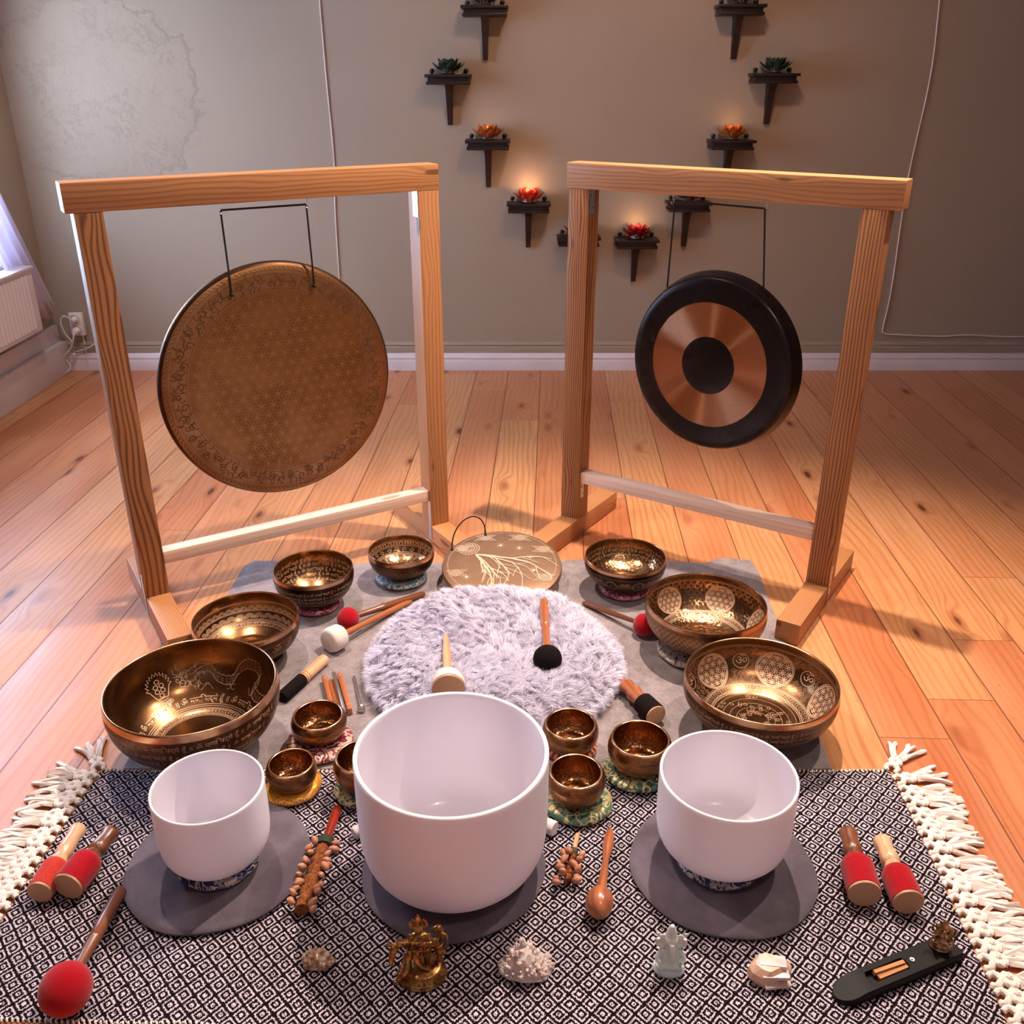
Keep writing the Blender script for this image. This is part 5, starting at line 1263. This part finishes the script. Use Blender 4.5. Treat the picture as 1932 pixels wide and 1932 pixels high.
for s_ in (-1, 1): tb([(-.31+.03*s_, -.07, .60), (-.32+.06*s_, -.07, .66), (-.31+.035*s_, -.07, .71)], (.016, .013, .006)); el((-.31+.07*s_, -.05, .57), (.035, .012, .018), Quaternion((0, 1, 0), s_*.5))
tb([(-.13, .03, .40), (-.15, -.04, .27), (-.14, -.06, .16)], (.05, .034, .03)); tb([(-.16, .03, .36), (-.19, -.10, .19), (-.30, -.13, .08)], (.055, .05, .03)); el((-.31, -.14, .055), (.04, .035, .025))
tb([(.2, .08, .40), (.22, .04, .28), (.18, .02, .165)], (.07, .04, .03)); tb([(.24, .10, .42), (.26, .10, .55), (.22, .10, .66), (.15, .09, .63)], (.03, .03, .04, .03))
tb([(.24, .07, .60), (.31, .05, .58), (.32, .04, .46), (.27, .03, .38), (.28, .02, .30)], (.016, .014, .012, .012, .018))
remesh(b.out('cow', MT['statue'], ft_), .0011)

def crystals(name, label, cat, c, Rx, Ry, H, n, mat, seed, spike=.016, wd=.006, kf=lambda x: 1.):
    rs = random.Random(seed); b = MB()
    # rough mound
    V, F, _ = lathe([(0, 0), (.92, 0), (1, .12), (.86, .42), (.6, .72), (.3, .92), (0, 1)], 22)
    V = [(x*Rx*(1+.22*mnoise.noise(Vector((x*2, y*2, z*2+seed)))), y*Ry*(1+.22*mnoise.noise(Vector((x*2+5, y*2, z*2+seed)))), z*H*.8*(1+.3*mnoise.noise(Vector((x*3, y*3+seed, z))))) for x, y, z in V]
    V = [(x, y, z*kf(x)) for x, y, z in V]; b.add(V, F)
    for i in range(n):
        a = rs.uniform(0, 2*PI); q = math.sqrt(rs.random())*.95; zz = H*.8*math.sqrt(max(0, 1-q*q))*.9+.001
        pos = Vector((Rx*q*math.cos(a), Ry*q*math.sin(a), zz*rs.uniform(.6, 1)*kf(Rx*q*math.cos(a))))
        d = Vector((math.cos(a)*q, math.sin(a)*q, .5+rs.random()*.6))+Vector((rs.uniform(-.4, .4), rs.uniform(-.4, .4), rs.uniform(-.1, .3)))
        w_ = wd*rs.uniform(.5, 1.2); L_ = spike*rs.uniform(.4, 1.1)
        M_ = T_(pos-d.normalized()*L_*.4) @ d.to_track_quat('Z', 'X').to_matrix().to_4x4()
        b.lathe([(0, 0), (w_, 0), (w_, L_*.7), (0, L_)], 6, M_)
    o = b.out(name, mat, loc=c, smooth=0); tag(o, label, cat); return o
c = P(601, 1816, RZ); crystals('quartz_cluster', 'small smoky brown and white crystal cluster on the rug, left of the brass figurine', 'crystal', (c.x, c.y, RZ), .031, .020, .030, 60, MT['smoky'], 3, .014, .0055)
c = P(993, 1828, RZ)
crystals('quartz_cluster', 'larger pointed white quartz cluster on the rug, in front of the large crystal bowl', 'crystal', (c.x, c.y, RZ), .049, .034, .040, 230, MT['cluster'], 8, .020, .0048, lambda x: .62+1.35*max(0, 1-abs(x+.006)/.034)**.9)
# peach stone
c = P(1450, 1842, RZ); rs = random.Random(6); bm = bmesh.new()
for i in range(46):
    a = 2*PI*i/46; 
    for zz, q in ((0, .92), (.3, 1.05), (.7, 1.0), (1., .72)):
        bm.verts.new((.033*q*math.cos(a)*(1+.18*math.sin(2*a+1))+rs.uniform(-.002, .002), .024*q*math.sin(a)*(1+.2*math.cos(3*a))+rs.uniform(-.002, .002), .036*zz+rs.uniform(-.001, .001) if zz else 0))
bmesh.ops.convex_hull(bm, input=bm.verts[:]); loose = [v for v in bm.verts if not v.link_faces]; bmesh.ops.delete(bm, geom=loose, context='VERTS')
bm.verts.index_update(); V = [v.co.copy() for v in bm.verts]; F = [[v.index for v in f.verts] for f in bm.faces]; bm.free()
st_ = thing('calcite_stone', 'raw peach and white layered stone on the rug, right of the pale figurine', 'stone', (c.x, c.y, RZ))
mk('stone_body', V, F, MT['peach'], st_, smooth=0)
b = MB()
for k, (z_, dx, dy) in enumerate(((.034, .002, .004), (.026, .004, -.010), (.014, .004, -.016))):
    b.box(-.022+dx, .026+dx, -.016+dy, .010+dy, z_-.004, z_+.0035, .0012, Matrix.Rotation(R(6*k-5), 4, 'X') @ Matrix.Rotation(R(-8+7*k), 4, 'Z'))
b.out('layered_crust', MT['cluster'], st_)
# pale seated figurine
c = P(1261, 1828, RZ); S = .112
jt = thing('jade_figurine', 'pale translucent jade figurine of a seated elephant-headed deity, before the right mat', 'figurine', (c.x, c.y, RZ), (0, 0, R(-3)))
b = MB()
b.lathe([(0, 0), (.25*S, 0), (.27*S, .04*S), (.25*S, .10*S), (.22*S, .13*S), (0, .14*S)], 32, sy=.75)
el((0, 0, .34), (.20, .15, .20)); el((0, -.02, .22), (.24, .17, .10)); el((-.14, -.08, .19), (.10, .10, .06)); el((.14, -.08, .19), (.10, .10, .06))
tb([(0, 0, .45), (0, 0, .60)], (.13, .10)); el((0, -.03, .70), (.105, .10, .11)); tb([(0, -.12, .69), (.005, -.17, .58), (.02, -.17, .46), (.07, -.165, .40)], (.045, .036, .028, .018))
for s_ in (-1, 1):
    el((s_*.145, .0, .69), (.075, .025, .105)); tb([(s_*.13, 0, .55), (s_*.22, -.02, .60), (s_*.215, -.04, .74)], (.045, .036, .028)); el((s_*.215, -.04, .82), (.028, .022, .055)); el((s_*.245, -.04, .85), (.014, .012, .03))
    tb([(s_*.12, -.03, .50), (s_*.22, -.10, .38), (s_*.16, -.17, .33)], (.045, .038, .03))
b.lathe([(0, .76*S), (.085*S, .77*S), (.09*S, .80*S), (.075*S, .85*S), (.08*S, .87*S), (.06*S, .93*S), (.035*S, .985*S), (0, 1.0*S)], 20)
remesh(b.out('body', MT['jade'], jt), .0013)
# incense holder
p0, p1 = P(1574, 1886, RZ), P(1786, 1798, RZ); L = (p1-p0).length+.012
it = thing('incense_holder', 'long black wooden incense holder at the front right of the rug', 'incense holder', p0, quat=xq(p0, p1)); hw = .0245; hh = .021
V = []; F = []; xs_ = [0, .002, .006, .012, .02, .032, .05, .0705, .071, .074, .080, .09, .15, .156, .160, .1605, .2, L-.004, L]
for x_ in xs_:
    w_ = hw*math.sqrt(max(.02, 1-(1-min(x_/.035, 1))**2)) if x_ < .035 else hw
    h_ = hh*min(1, .45+x_/.05*.55); ins = .071 <= x_ <= .160
    e = 1 if x_ not in (.071, .160) else .5; s_ = (.0125*e) if ins else .0125; d_ = .011 if ins else .0
    V += [(x_, -w_, 0), (x_, -w_, h_*.9), (x_, -w_*.94, h_), (x_, -min(s_, w_*.8), h_), (x_, -min(s_, w_*.8), h_-d_), (x_, min(s_, w_*.8), h_-d_), (x_, min(s_, w_*.8), h_), (x_, w_*.94, h_), (x_, w_, h_*.9), (x_, w_, 0)]
for i in range(len(xs_)-1):
    for k in range(10): F.append((10*i+k, 10*i+(k+1) % 10, 10*i+10+(k+1) % 10, 10*i+10+k))
F += [tuple(range(10)), tuple(range(10*(len(xs_)-1), 10*len(xs_)))]
mk('board', V, F, MT['black_wood'], it, smooth=35)
MB().lathe([(.0016, .002), (.0045, .0022), (.005, 0), (.0016, 0), (.0016, .002)], 18, T_((.172, 0, hh))).out('eyelet', MT['steel'], it)
q = xq(p0, p1)
def on_board(x_, y_, z_): return Vector(p0)+q @ Vector((x_, y_, z_))
sp_ = on_board(.093, .001, hh-.0105)
b = MB(); b.box(0, .066, -.009, .001, 0, .008, .0016); b.box(-.003, .064, .0015, .0095, .001, .012, .0016, Matrix.Rotation(R(-3), 4, 'Z'))
tag(b.out('incense_wood', MT['palo'], loc=sp_, quat=q), 'pale stick of incense wood lying in the slot of the black holder', 'incense')
bq = on_board(L-.030, .004, hh); S = .068
dt = thing('bronze_figurine', 'tiny bronze seated figurine standing on the end of the black incense holder', 'figurine', bq, (0, 0, R(-20)))
b = MB(); b.lathe([(0, 0), (.28*S, 0), (.29*S, .05*S), (.25*S, .09*S), (.27*S, .14*S), (.22*S, .2*S), (0, .2*S)], 28, sy=.85)
el((0, 0, .32), (.24, .2, .12)); el((-.15, -.1, .26), (.12, .1, .07)); el((.15, -.1, .26), (.12, .1, .07)); el((0, 0, .46), (.17, .15, .17)); el((0, -.02, .70), (.12, .11, .12)); tb([(0, -.12, .70), (.03, -.18, .58), (.06, -.17, .45)], (.05, .04, .025))
for s_ in (-1, 1): el((s_*.16, 0, .70), (.08, .03, .10)); tb([(s_*.13, 0, .58), (s_*.27, -.03, .55), (s_*.29, -.05, .70)], (.05, .04, .03)); el((s_*.29, -.05, .76), (.035, .03, .06)); tb([(s_*.13, -.03, .5), (s_*.24, -.12, .42), (s_*.16, -.2, .38)], (.05, .04, .03))
b.lathe([(0, .78*S), (.10*S, .79*S), (.09*S, .86*S), (.05*S, .95*S), (0, 1.0*S)], 16)
remesh(b.out('body', MT['statue_dark'], dt), .0011)
